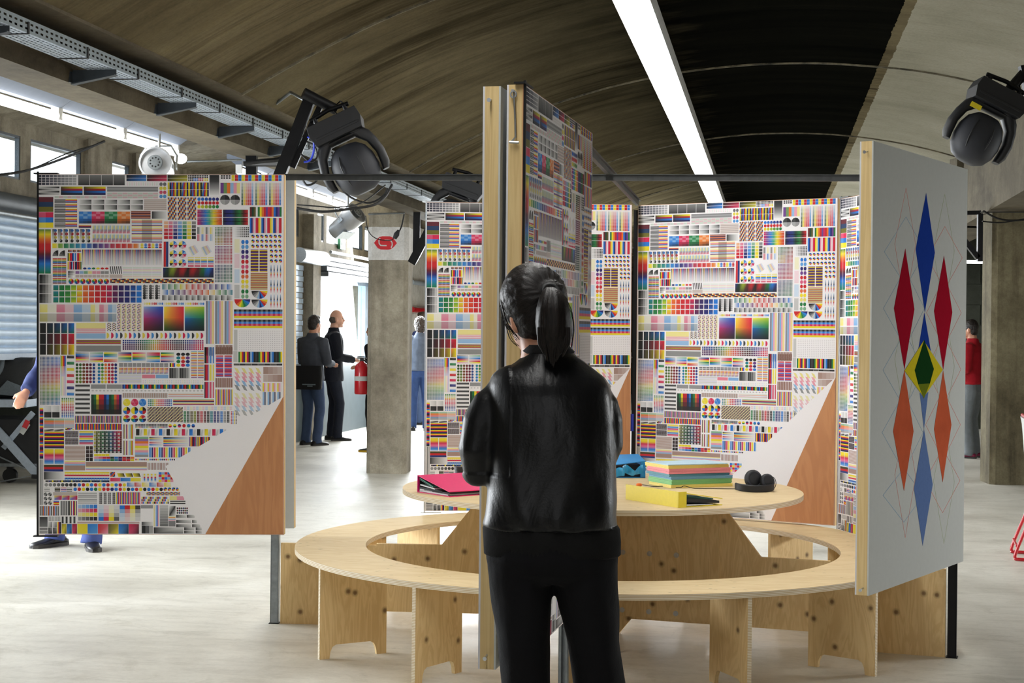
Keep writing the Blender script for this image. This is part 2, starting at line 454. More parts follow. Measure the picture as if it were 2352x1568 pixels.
# ---- left wall, near stretch (across = -7.2): clerestory over a half-open roller shutter
VN, VF = -7.2, -6.32
def wbox(b, v, u0, u1, z0, z1, t=.25, d=0.0):
    b.box((v-t, min(u0, u1), z0), (v+d, max(u0, u1), z1))
uA, _ = WP(88, 500, VN)
JOG = 19.6
def un(px): return WP(px, 350, VN)[0]
zt = sum(WP(x, y, VN)[1] for x, y in ((0, 298), (187, 352)))/2
zb = WP(40, 412, VN)[1]
bays = [(-330, -235), (-205, -95), (-60, 47), (70, 187), (250, 298), (318, 350), (352, 392), (408, 436)]
piers_u = []
b = MB()
wbox(b, VN, 11.2, JOG+1.5, 2.62, zb)                       # lintel wall under the windows
wbox(b, VN, -7, 11.2, 2.62, zb)
wbox(b, VN, -7, JOG+1.5, zt, 3.6)
edges = [(un(a), un(c)) for a, c in bays]
cur = -7.0
for a, c in edges:
    wbox(b, VN, cur, a, zb, zt, .06, 0.0); cur = c
wbox(b, VN, cur, JOG+1.5, zb, zt, .06)
# piers to the floor; nearest unseen bays closed to cut light, one stands open
for u0, u1 in ((-7, 6.2), (11.4, 12.2)): wbox(b, VN, u0, u1, 0, 2.62)
u_sh1 = un(230)
wbox(b, VN, u_sh1, JOG+1.5, 0, 2.62)
wl = hall(b.build('wall_left', M['concrete'])); tag(wl, kind='structure')
for i, (x0, x1) in enumerate(((187, 250), (298, 318))):      # projecting piers beside the panes
    b = MB(); b.box((VN, un(x0)+.06, zb-.6), (VN+.05, un(x1)-.02, zt+.25)); b.build('pier', M['concrete'], wl)
wi = 1
def window(v, u0, u1, z0, z1, mull=0):
    global wi
    b = MB(); e = .022
    for q in ((u0, u1, z0, z0+e), (u0, u1, z1-e, z1), (u0, u0+e, z0+e, z1-e), (u1-e, u1, z0+e, z1-e)):
        b.box((v-.05, q[0], q[2]), (v-.005, q[1], q[3]))
    o = hall(b.build('window_%d' % wi, M['bracket'])); tag(o, kind='structure'); wi += 1
    g = MB(); g.box((v-.03, u0+e, z0+e), (v-.022, u1-e, z1-e)); g.build('pane', M['glass'], o)
    return o
for a, c in edges: window(VN, a, c, zb, zt)
# rolled shutter: slats and guide box
zs1 = WP(0, 487, VN+.05)[1]; zs0 = WP(0, 815, VN+.05)[1]
sh = empty('door_1', (0, 0, 0)); hall(sh); tag(sh, kind='structure')
n_s = 16; pitch = (zs1-zs0)/n_s
b = MB(); prof = [(0, 0), (.012, .10), (.022, .3), (.024, .5), (.022, .72), (.010, .84), (.0, .88), (-.006, .94), (0, 1.0)]
A = [(VN-.02+p[0], 12.25, p[1]*pitch) for p in prof]; A += [(VN-.05, 12.25, pitch), (VN-.05, 12.25, 0)]
b.prism(A, (0, u_sh1-12.25, 0)); sl = b.build('slat', M['shutter'], sh, smooth=50); sl.location.z = zs0
for i in range(1, n_s):
    s2 = sl.copy(); COL.objects.link(s2); s2.location.z = zs0+pitch*i
b = MB(); b.cyl((VN+.02, 12.2, zs1+.10), (VN+.02, u_sh1, zs1+.10), .10, 18); b.build('roller_cover', M['shutter_dark'], sh, smooth=40)
b = MB(); b.box((VN-.03, 12.22, zs0-.05), (VN+.02, u_sh1, zs0+.01)); b.build('bottom_rail', M['tray_under'], sh)
b = MB(); b.cyl((VN+.14, 11.6, 2.56), (VN+.14, JOG+1, 2.56), .028, 10); pr = hall(b.build('wall_conduit', M['steel'], smooth=40)); tag(pr, 'grey steel conduit running along the wall above the roller shutter', 'pipe')
# dark recess behind the half-raised shutter: dark bay with closed back
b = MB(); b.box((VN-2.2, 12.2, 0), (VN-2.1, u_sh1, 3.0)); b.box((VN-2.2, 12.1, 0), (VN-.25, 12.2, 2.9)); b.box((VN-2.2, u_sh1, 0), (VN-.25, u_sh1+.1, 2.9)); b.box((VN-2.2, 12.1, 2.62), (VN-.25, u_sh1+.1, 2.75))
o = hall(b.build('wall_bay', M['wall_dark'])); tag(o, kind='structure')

# ---- left wall, far stretch (across = -6.32), beyond the hidden jog
def uf(px, py=540): return WP(px, py, VF)[0]
zft = WP(770, 500, VF)[1]; zfb = WP(770, 562, VF)[1]
fb = [(640, 664), (672, 686), (729, 744), (750, 791), (798, 833), (838, 870), (905, 925)]
b = MB(); 
u_d0, u_d1 = uf(720, 700), uf(843, 700)
z_d1 = WP(780, 641, VF)[1]; z_d0 = WP(780, 825, VF)[1]
ubeg = JOG
b.box((VF-1.3, JOG-.01, 0), (VF, JOG+.2, 3.6))
wbox(b, VF, ubeg, u_d0, 0, zfb); wbox(b, VF, u_d1, 47, 0, zfb); wbox(b, VF, ubeg, 47, zft, 3.7)
wbox(b, VF, u_d0, u_d1, z_d1, zfb)
cur = ubeg
fe = [(uf(a), uf(c)) for a, c in fb]
for a, c in fe:
    wbox(b, VF, cur, a, zfb, zft, .06); cur = c
wbox(b, VF, cur, 47, zfb, zft, .06)
wf = hall(b.build('wall_left_far', M['concrete'])); tag(wf, kind='structure')
for a, c in fe: window(VF, a, c, zfb, zft)
for x0, x1 in ((694, 712), (845, 862)):
    b = MB(); b.box((VF, uf(x0, 600), 0), (VF+.16, uf(x1, 600), 3.1)); b.build('pier', M['concrete'], wf)
# folding door: open glazed upper half over a grey panel
dr = empty('door_2'); hall(dr); tag(dr, kind='structure')
b = MB()
e = .06
b.box((VF-.1, u_d0, z_d0-e), (VF+.02, u_d1, z_d0)); b.box((VF-.1, u_d0, z_d1-e), (VF+.02, u_d1, z_d1))
b.box((VF-.1, u_d0, z_d0), (VF+.02, u_d0+e*2, z_d1)); b.box((VF-.1, u_d1-e*3, z_d0), (VF+.02, u_d1, z_d1))
b.build('door_frame', M['shutter'], dr)
b = MB(); b.box((VF-.05, u_d0+e*2, z_d0), (VF-.042, u_d1-e*3, z_d1-e)); b.build('pane', M['glass'], dr)
b = MB(); b.box((VF-.04, uf(664, 990), 0), (VF+.05, uf(850, 990), z_d0-e)); b.build('lower_panel', M['greypanel'], dr)
zc0, zc1 = WP(780, 640, VF+.2)[1], WP(780, 592, VF+.2)[1]
for i in range(4):
    z0 = zc0+(zc1-zc0)*i/4
    b = MB(); b.box((VF+.02, u_d0-.1, z0+.008), (VF+.24-.02*i, u_d1+.3, z0+(zc1-zc0)/4)); b.build('shutter_box_board', M['shutter_dark'], dr, bevel=.01)
b = MB(); b.cyl((VF+.2, uf(728, 590), zc1+.06), (VF+.2, uf(850, 590), zc1+.06), .022, 10); b.build('pipe', M['steel'], wf, smooth=40)
b = MB(); b.cyl((VF+.22, uf(650, 600), zc1-.06), (VF+.22, uf(708, 600), zc1-.06), .10, 14); b.build('duct', M['zinc'], wf, smooth=40)
b = MB(); z_=zc1+.16; b.box((VF+.01, uf(774, 575), z_), (VF+.05, uf(786, 575), z_+.16))
o = hall(b.build('exit_sign', mat('green_sign', rgb(60, 130, 90), .5))); tag(o, 'small green exit sign on the wall above the grey shutter box', 'sign')
b = MB()
b.box((VF+.051, uf(778, 575), z_+.06), (VF+.054, uf(781, 575), z_+.10)); b.build('running_figure', M['white_board'], o)
# shutter strip visible left of the door pier
sh2 = empty('door_3'); hall(sh2); tag(sh2, kind='structure')
for i in range(20):
    z0 = .9+.075*i
    b = MB(); b.box((VF, uf(664, 700), z0), (VF+.03+.01*(i % 2), uf(690, 700), z0+.066)); b.build('slat', M['shutter'], sh2)

# ---- far end wall and right aisle
b = MB(); b.box((-7, 40, 0), (7.2, 40.3, 4.6)); o = hall(b.build('wall_far', M['wall_dark'])); tag(o, kind='structure')
b = MB(); ua = uf(930, 800)
b.box((VF, ua, 0), (VF+.06, 39.9, 3.4)); pw = hall(b.build('wall_white_lining', M['plaster'])); tag(pw, kind='structure')
u0 = ua
b = MB(); zr = WP(960, 712, VF+.1)[1]; b.cyl((VF+.12, u0, zr), (VF+.12, 39, zr), .05, 12); o = hall(b.build('red_pipe', M['red_paint'], smooth=40)); tag(o, 'dark red pipe running along the white far wall beside the pillar', 'pipe')
b = MB(); zr = WP(960, 650, VF+.1)[1]; b.cyl((VF+.12, u0, zr), (VF+.12, 39, zr), .04, 12); o = hall(b.build('grey_pipe', M['tray_under'], smooth=40)); tag(o, 'pale grey pipe along the white far wall above the red pipe', 'pipe')
# right wall with its open door (out of frame) that lights the right faces
b = MB()
for u0, u1, z0, z1 in ((-7, 9.5, 0, 3.8), (12.5, 47, 0, 3.8), (9.5, 12.5, 2.3, 3.8)): b.box((6.6, u0, z0), (6.85, u1, z1))
o = hall(b.build('wall_right', M['concrete'])); tag(o, kind='structure')
b = MB(); b.box((-12, -8.3, 0), (12, -8, 4.6)); o = hall(b.build('wall_back_added', M['concrete_dark'])); tag(o, kind='structure')  # unseen end wall, added to stop sky light flooding in from behind
# dark block partition behind the right pillar with its slit of daylight
YB = 26.0
pA = P(2150, 600, YB); pB = P(2300, 600, YB)
zsl0, zsl1 = P(2235, 605, YB).z, P(2235, 597, YB).z
b = MB()
rows = 8; hh = (zsl0-.0)/rows
part = empty('wall_partition', (0, 0, 0)); tag(part, kind='structure')
for i in range(rows):
    off_ = (i % 2)*.25
    x = pA.x-1.0-off_
    while x < pB.x+1.5:
        b = MB(); b.box((x+.006, YB, i*hh+.006), (x+.49, YB+.2, (i+1)*hh-.004)); b.build('block', M['wall_dark'], part); x += .5
b = MB(); b.box((pA.x-1.2, YB+.02, 0), (pB.x+1.5, YB+.22, zsl0)); b.box((pA.x-1.2, YB, zsl1), (pB.x+1.5, YB+.2, 3.5)); b.build('mortar_core', M['wall_dark'], part)
b = MB(); b.box((pA.x-1.2, YB+.08, zsl0), (pB.x+1.5, YB+.1, zsl1)); b.build('light_slit', M['glow'], part)

# ---- concrete pillars
def pillar(name, X, Y, wv, wu, ztop, ch, label, m='concrete'):
    b = MB(); rings = []
    a, c = wv/2, wu/2
    for z in (0, ztop):
        rings.append([(-a+ch, -c, z), (a-ch, -c, z), (a, -c+ch, z), (a, c-ch, z), (a-ch, c, z), (-a+ch, c, z), (-a, c-ch, z), (-a, -c+ch, z)])
    b.loft(rings); o = b.build(name, M[m], loc=(X, Y, 0), rz=-TH*.4); tag(o, label, 'pillar', kind=None)
    return o
Yp = 16.5
pc = P(892, 800, Yp)
pl = pillar('concrete_pillar', pc.x, Yp+.22, .425, .44, 2.75, .045, 'round-cornered raw concrete pillar with a white painted band and red emblem')
Yr = 16.0
q = P(2256, 800, Yr)
pr_ = pillar('concrete_pillar', q.x+.385, Yr+.2, .56, .5, 3.5, .05, 'dark stained concrete pillar behind the white board of coloured diamonds', 'concrete_stained')
b = MB(); q2 = P(2226, 440, Yr+2.2); b.box((q2.x-.2, Yr+2.0, 2.78), (q2.x+1.2, Yr+2.3, 3.62)); o = b.build('trim_3', M['concrete_dark']); tag(o, kind='structure')
# white band and emblem on the left pillar
rzp = -TH*.4
zb0, zb1 = P(892, 597, Yp).z, P(892, 521, Yp).z
b = MB(); a, c, ch = .2125+.004, .22+.004, .045
b.loft([[(-a+ch, -c, z), (a-ch, -c, z), (a, -c+ch, z), (a, c-ch, z), (a-ch, c, z), (-a+ch, c, z), (-a, c-ch, z), (-a, -c+ch, z)] for z in (zb0, zb1)])
bd = b.build('white_band', M['plaster'], pl)
ec = P(889, 558, Yp)
def EM(x, z, y=-.2265): return Vector(((x-889)/218.0*1.0 + (ec.x-pc.x), y, ec.z+(558-z)/218.0))
b = MB()
out = [(862,558),(868,550),(874,544.5),(881,542.5),(899,542.5),(906,546),(915,558),(908,567),(900,572.5),(894,573.2),(878,573),(871,570)]
b.prism([EM(x, z) for x, z in out], (0, .003, 0)); b.build('red_emblem', M['red_paint'], bd)
b = MB()
for s_ in (1, -1):
    pts = []
    for (x, z) in ((876, 547), (873.5, 553), (874, 559), (877.5, 563.5), (884, 564), (891, 564)):
        if s_ < 0: x, z = 2*889-x, 2*557.8-z
        pts.append(EM(x, z, -.228))
    for i in range(len(pts)-1):
        d = (pts[i+1]-pts[i]).normalized()*.0015; n_ = Vector((-d.z, 0, d.x)).normalized()*.0058
        b.prism([pts[i]-n_-d, pts[i+1]-n_+d, pts[i+1]+n_+d, pts[i]+n_-d], (0, -.002, 0))
b.build('emblem_line', M['white_board'], bd)
# sign at the left edge of the picture
u0_, z0_ = WP(-26, 408, VN+.06); u1_, z1_ = WP(9, 455, VN+.06)
b = MB(); b.box((VN+.005, u0_, z1_), (VN+.02, u1_, z0_)); o = hall(b.build('wall_sign', M['plaster'])); tag(o, 'white sign with a red emblem on the beam above the roller shutter', 'sign')
b = MB(); uc, zc_ = (u0_+u1_)/2, (z0_+z1_)/2; b.prism([(VN+.022, uc+.10*math.cos(t*PI/6), zc_+.05*math.sin(t*PI/6)) for t in range(12)], (.002, 0, 0)); b.build('red_emblem', M['red_paint'], o)
# ================================================================== PRINTED COLOUR CHART
# the sheet's cells, measured on the print: A-coordinates (upper half) and B-coordinates (lower half)
PW, PH = 1.24, 1.80
K_=(22,22,24); W_=(236,236,236); C_=(30,120,215); Y_=(240,220,30); Mg=(215,30,80); R_=(205,25,35); G_=(20,120,60); B_=(30,30,110)
O_=(235,120,40); V_=(110,60,140); T_=(20,130,150); N_=(30,50,120)
c_=(150,190,230); m_=(235,160,180); y_=(240,230,150); g_=(150,150,152); l_=(200,200,200); o_=(240,160,110); v_=(150,110,170); n_=(130,180,140); b_=(170,140,130)
dR=(100,20,30); dO=(90,80,30); dN=(25,45,80); dG=(15,60,35)
pw_=(215,210,235); pp=(240,215,222); pc_=(205,222,240); py=(242,238,205); pg=(215,228,215)
Q = []          # x0,z0 ... quads in panel metres with 4 colours
SM = ['A']
def U(x, y):
    if SM[0] == 'A': px, pyy = 60+x/3.564, 380+y/3.564
    else: px, pyy = 60+x/3.409, 800+y/3.409
    return ((px-90)/565*PW, (1228-pyy)/822*PH)
def mixc(a, b, t): return tuple(a[i]+(b[i]-a[i])*t for i in range(3))
def quad(x0, y0, x1, y1, a, b=None, c=None, d=None):   # tl tr br bl
    b = b or a; c = c or b; d = d or a
    Q.append(([U(x0, y1), U(x1, y1), U(x1, y0), U(x0, y0)], [d, c, b, a]))
def grid(x0, y0, x1, y1, nx, ny, f, gap=2.0):
    w_, h_ = (x1-x0)/nx, (y1-y0)/ny; gx = min(gap, w_*.3); gy = min(gap, h_*.3)
    for j in range(ny):
        for i in range(nx):
            c = f(i, j)
            if c is None: continue
            if isinstance(c[0], tuple): quad(x0+i*w_+gx/2, y0+j*h_+gy/2, x0+(i+1)*w_-gx/2, y0+(j+1)*h_-gy/2, *c)
            else: quad(x0+i*w_+gx/2, y0+j*h_+gy/2, x0+(i+1)*w_-gx/2, y0+(j+1)*h_-gy/2, c)
def sv(x0, y0, x1, y1, cols, n=None, fade=None, gap=0):     # vertical stripes
    n = n or len(cols)
    grid(x0, y0, x1, y1, n, 1, lambda i, j: (lambda c: (c, c, fade or c, fade or c))(cols[i % len(cols)]), gap)
def shz(x0, y0, x1, y1, cols, n=None, fade=None, gap=0):     # horizontal stripes
    n = n or len(cols)
    grid(x0, y0, x1, y1, 1, n, lambda i, j: (lambda c: (c, fade or c, fade or c, c))(cols[j % len(cols)]), gap)
def multi(x0, y0, x1, y1, cols, vert=False, top=None, bot=None):
    n = len(cols)-1
    for i in range(n):
        if vert: quad(x0, y0+(y1-y0)*i/n, x1, y0+(y1-y0)*(i+1)/n, cols[i], cols[i], cols[i+1], cols[i+1])
        else:
            a, b = cols[i], cols[i+1]
            quad(x0+(x1-x0)*i/n, y0, x0+(x1-x0)*(i+1)/n, y1, a, b, mixc(b, bot, .8) if bot else b, mixc(a, bot, .8) if bot else a)
def disc(x, y, r, col, ry=None, a0=0, a1=360, n=10, cols=None):
    ry = ry or r
    k_ = max(1, int(n*(a1-a0)/360)) if cols is None else len(cols)
    for i in range(k_):
        c = col if cols is None else cols[i]
        sub = 1 if cols is None or k_ > 6 else 3
        for s_ in range(sub):
            t0 = math.radians(a0+(a1-a0)*(i+s_/sub)/k_); t1 = math.radians(a0+(a1-a0)*(i+(s_+1)/sub)/k_)
            p = [U(x, y), U(x+r*math.cos(t0), y+ry*math.sin(t0)), U(x+r*math.cos(t1), y+ry*math.sin(t1))]
            Q.append((p, [c]*3))
def dots(x0, y0, x1, y1, nx, ny, f, fill=.46, sq=False):
    w_, h_ = (x1-x0)/nx, (y1-y0)/ny
    for j in range(ny):
        for i in range(nx):
            c = f(i, j)
            if c is None: continue
            x, y = x0+(i+.5)*w_, y0+(j+.5)*h_
            if sq: quad(x-w_*fill, y-h_*fill, x+w_*fill, y+h_*fill, c)
            else: disc(x, y, w_*fill, c, h_*fill, n=6 if w_ < 18 else 10)
RB = [G_, (140,190,40), Y_, O_, R_, Mg, V_, B_, C_, T_]
def rb(t, cols=RB):
    t = max(0, min(.9999, t))*(len(cols)-1); i = int(t); return mixc(cols[i], cols[i+1], t-i)
WH = [Y_, K_, g_, l_, Mg, m_, C_, c_]
WR = [R_, Mg, V_, B_, C_, T_, G_, (140,190,40), Y_, O_, R_, dR]
def wheel(x, y, r, cols=WH): disc(x, y, r, None, cols=cols)
# ---------------- upper half
grid(108,100,425,185,10,4,lambda i,j: mixc((40,42,60),(175,175,178),i/9),4)
grid(437,100,820,185,4,1,lambda i,j: ((125,125,125),(125,125,125),(45,45,48),(45,45,48)),3)
for i,c in enumerate((C_,Mg,(190,180,40))):
    x=832+168*i; quad(x,100,x+162,124,K_,mixc(K_,c,.6),c,K_); quad(x,127,x+162,150,K_,c,mixc(c,W_,.3),mixc(K_,c,.2))
dots(1335,98,1500,150,12,4,lambda i,j: K_ if j<2 else [K_,C_,Mg,Y_][i//3%4])
multi(1510,98,1590,260,[K_,(60,60,62),g_,W_],True)
dots(1600,98,1685,132,4,2,lambda i,j:K_,.36,True)
grid(1690,98,2100,148,15,2,lambda i,j:[Y_,R_,C_][i%3] if (i//3+j)%2==0 or i%3 else (240,220,60),2)
dots(832,158,1090,187,14,2,lambda i,j: pg if i%2 else pp,.3)
dots(1100,158,1160,290,2,4,lambda i,j:[(110,110,112),(225,210,70),(210,80,110),(80,150,215)][j])
for y0,y1 in((160,215),(218,272)):
    for i in range(24):
        x=1170+335*i/24; c=[Y_,K_,C_,R_,Y_,B_][i%6]; sft=[7,-7][i%2]*(1 if i<18 else .4)
        Q.append(([U(x,y1),U(x+13.9,y1),U(x+13.9,y0),U(x,y0)],[mixc(c,K_,.25),c,c,[Y_,C_,R_,K_][i%4]]))
sv(1600,162,1760,248,[V_,(110,150,90),O_,c_,m_,y_],gap=0)
for gq in range(3):
    x=1770+113*gq
    grid(x,160,x+100,345,6,16,lambda i,j:mixc(W_,[dG,Y_,O_,R_,Mg,C_][i],.15+.85*j/15),2)
for j in range(4):
    y=195+17*j
    if j%2: quad(108,y,285,y+15,K_,W_,l_,K_)
    else: quad(108,y,285,y+15,W_,K_,K_,l_)
for x,cs in((296,(Y_,Mg,C_,dN)),(484,(Y_,R_,C_,B_))):
    for j in range(4): y=195+17*j; quad(x,y,x+178,y+17,mixc(K_,cs[j],.3),cs[j],mixc(cs[j],K_,.4) if j%2 else cs[j],K_)
shz(675,195,1090,238,[g_,(120,120,122),g_,(175,175,176)],8)
grid(675,242,1090,290,10,3,lambda i,j:(222,190,196) if (i+j)%2 else (202,214,202),1)
grid(245,272,665,290,12,1,lambda i,j:(222,190,196) if i%2 else (205,214,205),1)
for x in(1637,1720): disc(x,300,41,None,cols=[g_,(170,170,172),(60,60,62),K_] )
dots(1410,280,1590,372,6,3,lambda i,j:[mixc(C_,B_,i/5),R_,mixc(Y_,G_,i/5)][j])
shz(110,280,235,400,[(95,25,40),(25,55,95),(110,105,30)])
grid(110,403,235,530,2,3,lambda i,j:mixc([Mg,C_,Y_][j],W_,.25 if i==0 else 0),0)
for q in range(6):
    y=298+39*q; shz(245,y,335,y+34,[g_,K_,(190,190,190),(90,90,90)],8)
    shz(335,y,430,y+34,[Y_,R_,m_,C_,V_,y_],6)
grid(445,298,970,385,5,2,lambda i,j:(W_,K_,g_,W_) if j==0 else (l_,K_,(60,60,60),W_),7)
shz(975,295,1160,385,[(196,180,172),(225,215,210),(180,172,170)],16)
for q,cc in enumerate((C_,Mg,G_,O_)):
    x=445+104.5*q
    grid(x,397,x+104,495,3,5,lambda i,j:mixc(mixc(cc,W_,(.45 if (i+j)%2 else .1) if j<3 else 0),K_,max(0,(j-2)*.33)*(.6+.2*i)),0)
shz(870,392,1030,455,[(60,60,70),O_,(120,120,150),dR],12); quad(1040,395,1160,455,K_,W_,W_,K_)
for q in range(3):
    x=1170+80*q; grid(x,282,x+72,462,6,20,lambda i,j:[(60,70,120),O_,y_,(150,180,220),dR][(i*2+j)%5],0)
for j in range(2):
    y=380+64*j
    multi(1412,y,1612,y+60,[Mg,V_,C_,(60,170,120),Y_,O_,R_],bot=None)
    shz(1412,y+10,1612,y+14,[(255,255,255)],1); shz(1412,y+32,1612,y+37,[(250,240,240)],1)
    multi(1622,y,1825,y+60,[K_,B_,N_,dG,G_,dR,R_]); shz(1622,y+28,1825,y+34,[K_],1)
sv(1840,358,2100,437,[dR,dG,dO,W_,G_,Y_,O_,R_,V_,Mg,R_,O_,C_,B_,V_,G_])
sv(1840,447,2100,570,[C_,B_,m_,W_,Mg,R_,Y_,y_],22)
for x in(116,168): multi(x,543,x+47,902,[G_,Y_,O_,R_,R_,dR,B_,C_,T_,G_],True)
for i in range(7):
    x=228+45.5*i; quad(x,540,x+30,650,K_,g_,l_,W_)
    for j,c in enumerate((C_,R_,Y_,K_)): disc(x+24,552+28*j,13,c)
shz(443,508,545,530,[(225,190,90),R_,B_,K_])
for j in range(2):
    for i in range(10):
        x=556+31*i; y=511+72*j
        quad(x,y,x+27,y+32,y_,c_,c_,(240,225,90)); quad(x,y+32,x+27,y+64,(130,170,200),g_,m_,(225,110,130))
grid(875,462,1125,648,3,22,lambda i,j:mixc([y_,m_,(235,150,90),c_,W_,V_,y_,W_][j%8],K_,.25 if i==1 else 0),0)
cl=[O_,Mg,V_,C_,G_,Y_,K_]
grid(1137,473,1402,622,7,5,lambda i,j:mixc(W_,[O_ if j<2 else R_,Mg,V_ if j<2 else B_,C_,G_,Y_,K_][i],min(1,.45+.17*j)),5)
for i,(a,d) in enumerate(((K_,Mg),(y_,C_),(K_,R_),(Y_,c_))):
    x=1412+34*i; quad(x,522,x+26,578,a,W_,W_,a); quad(x,580,x+26,635,d,W_,W_,d)
for y,a,d in((522,G_,R_),(673,V_,R_),(826,B_,G_)):
    quad(1555,y,1698,y+145,a,mixc(a,d,.3),d,mixc(Y_ if y<600 else d,a,.3))
    Q[-1:] = []
    grid(1555,y,1698,y+145,12,12,lambda i,j:mixc(mixc(a,d,(i+j)/22),Y_ if y<600 and i<6 and j>5 else mixc(a,d,(i+j)/22),.4),4)
grid(1715,520,1835,605,8,6,lambda i,j:mixc(W_,K_,i/7),4)
for a,d,nx,ny,x,y in((0,0,7,3,1848,578),(0,0,3,3,2000,698)):
    for j in range(ny):
        for i in range(nx): wheel(x+18+36.5*i,y+18+40*j,14,[C_,K_,Mg,Y_] if False else [Mg,Y_,K_,C_])
for y0,y1,c in((618,730,py),(740,853,pp),(865,975,pc_),(990,1100,l_)): quad(1715,y0,1757,y1,c)
dots(1768,622,1833,1105,2,12,lambda i,j:[C_,(90,160,225),B_,V_,R_,(225,90,130),R_,(230,110,60),Y_,(235,220,110),G_,n_][j],.44)
for x in(1847,1920): shz(x,703,x+64,885,[V_,Y_,dR,(60,60,120)],30)
shz(1847,892,1985,1030,[(225,140,90),(120,90,120),y_,(150,100,60)],28)
for j in range(3):
    for i in range(4):
        x=2002+26*i; y=828+120*j
        Q.append(([U(x+7,y+45),U(x+17,y+45),U(x+14,y),U(x+10,y)],[K_,K_,c_,c_]))
        Q.append(([U(x+7,y+75),U(x+17,y+75),U(x+17,y+45),U(x+7,y+45)],[Y_,O_,C_,C_]))
        Q.append(([U(x+11,y+110),U(x+13,y+110),U(x+17,y+75),U(x+7,y+75)],[m_,m_,R_,R_]))
disc(1780,1108,66,None,cols=[B_,C_,T_,G_,(140,190,40),Y_,O_,R_,R_],a0=0,a1=180)
for y in(1038,1110): disc(1920,y,66,None,cols=[Y_,O_,R_,C_,B_,c_,l_,g_,(90,90,92),K_],a0=0,a1=180)
for i in range(15):
    c=rb(i/14,[Y_,G_,T_,C_,B_,V_,R_,R_,O_]); x=228+47.3*i; quad(x,657,x+30,695,c,mixc(c,W_,.2),mixc(c,W_,.2),c); quad(x+30,657,x+47,695,mixc(c,W_,.2),mixc(c,W_,.85),mixc(c,W_,.85),mixc(c,W_,.2))
dots(945,655,1125,695,6,3,lambda i,j:[Y_,C_,R_][i%3])
for x in(276,330): disc(x,760,47,None,cols=[(120,120,120),(80,80,80),K_],a0=180,a1=270)
for x in(355,393,431): quad(x,708,x+32,728,K_,mixc(O_,W_,.3),C_,K_)
for x,y,cs in((352,735,[dG,Y_,R_,Mg,B_,C_]),(412,735,[C_,W_,Mg,R_,Y_,y_]),(352,805,[Y_,m_,R_,B_,c_,Mg]),(412,805,[K_,B_,R_,dR,O_,G_])): sv(x,y,x+54,y+64,cs,fade=None)
for i in range(8):
    x0=470+82*i; t=i/7
    for q in range(8):
        c=[K_,Y_,Mg,C_,V_,B_,Mg,dN][q]; x=x0+9.6*q; c=mixc(mixc(c,W_,.15),K_,.35*t)
        Q.append(([U(x+3,830),U(x+7,830),U(x+9.6,706),U(x,706)],[mixc(c,W_,.85)]*2+[c,c]))
quad(1137,640,1155,845,R_); quad(1156,640,1175,845,N_)
for x in(1217,1290):
    for y in(667,742,815): wheel(x,y,33,[Mg,m_,l_,K_,Y_,y_,C_,c_])
for x0 in(1335,1440):
    for q in range(6):
        c=[py,c_,pp,y_,m_,pc_][q]; xx=x0+9*q
        Q.append(([U(xx+34,757-q*6),U(xx+46,752-q*6),U(xx+12,682-q*3),U(xx,690-q*3)],[mixc(c,W_,.4)]*4))
for i in range(4):
    x=1335+54*i; shz(x,765,x+48,843,[y_,W_,Y_,C_,c_,m_,pp,Mg])
multi(1133,852,1545,932,[B_,dG,(150,170,30),dR,R_,K_,R_,dR,G_,C_,B_],bot=K_)
dots(475,850,690,870,6,1,lambda i,j:[B_,C_,G_,Y_,R_,R_][i],.42)
grid(415,880,690,905,8,1,lambda i,j:[v_,c_,n_,y_,m_,m_,g_,g_][i],3); grid(415,910,690,935,8,1,lambda i,j:(205,190,185),4)
for i in range(6):
    x=697+17*i; Q.append(([U(x+8,903),U(x+15,903),U(x+8,842),U(x,842)],[K_,K_,(80,80,80),K_]))
quad(695,908,800,935,(206,190,184))
for i in range(4): x=803+80*i; shz(x,850,x+76,932,[pg,W_,pp,py,W_,pp,pc_,W_],12)
for i in range(7): wheel(381+48*i,965,22,WR)
grid(700,943,1545,978,60,3,lambda i,j:[O_,dR,(90,90,120),y_,K_][(i*2+j)%5],0)
for y in range(4): grid(230,777+53*y,342,777+53*y+48,3,5,lambda i,j:[R_,(235,200,40),G_,C_,(140,60,50)][j],2)
grid(355,880,408,935,6,3,lambda i,j:mixc(K_,W_,.2+.12*i+.2*j),1)
for y in(910,990,1068): grid(122,y,220,y+73,4,3,lambda i,j:mixc(mixc(K_,(70,70,72),j/3),W_,i/3.6),0)
grid(232,993,960,1140,15,3,lambda i,j:(rb((i)/14,[T_,G_,G_,(100,170,50),(230,220,40),O_,(230,80,40),R_,R_,Mg,(110,30,80),(60,30,90),B_,N_,C_]),)*2+(rb((i+.7)/14,[T_,G_,G_,(100,170,50),(230,220,40),O_,(230,80,40),R_,R_,Mg,(110,30,80),(60,30,90),B_,N_,C_]),)*2,7)
for q in range(3):
    for j in range(6): disc(980+50*q,1003+19*j,13,mixc((110,110,112),K_,j/5)); disc(1000+50*q,1003+19*j,8,g_)
grid(1125,985,1700,1030,12,1,lambda i,j:(lambda c:(c,W_,W_,c))(rb(i/11,[T_,G_,Y_,R_,R_,V_,B_,C_])),1)
grid(1125,1031,1700,1073,12,1,lambda i,j:(lambda c:(W_,c,c,W_))(rb(i/11,[C_,B_,V_,R_,R_,O_,y_,G_,T_])),1)
grid(1125,1075,1700,1117,12,1,lambda i,j:(K_ if i%2==0 else g_,W_,W_,K_),1)
bw=[(125,188,Y_),(188,262,py),(262,330,Mg),(330,402,m_),(402,470,C_),(470,540,c_),(540,576,Y_),(576,612,py),(612,648,Mg),(648,683,m_),(683,716,C_),(716,752,c_)]
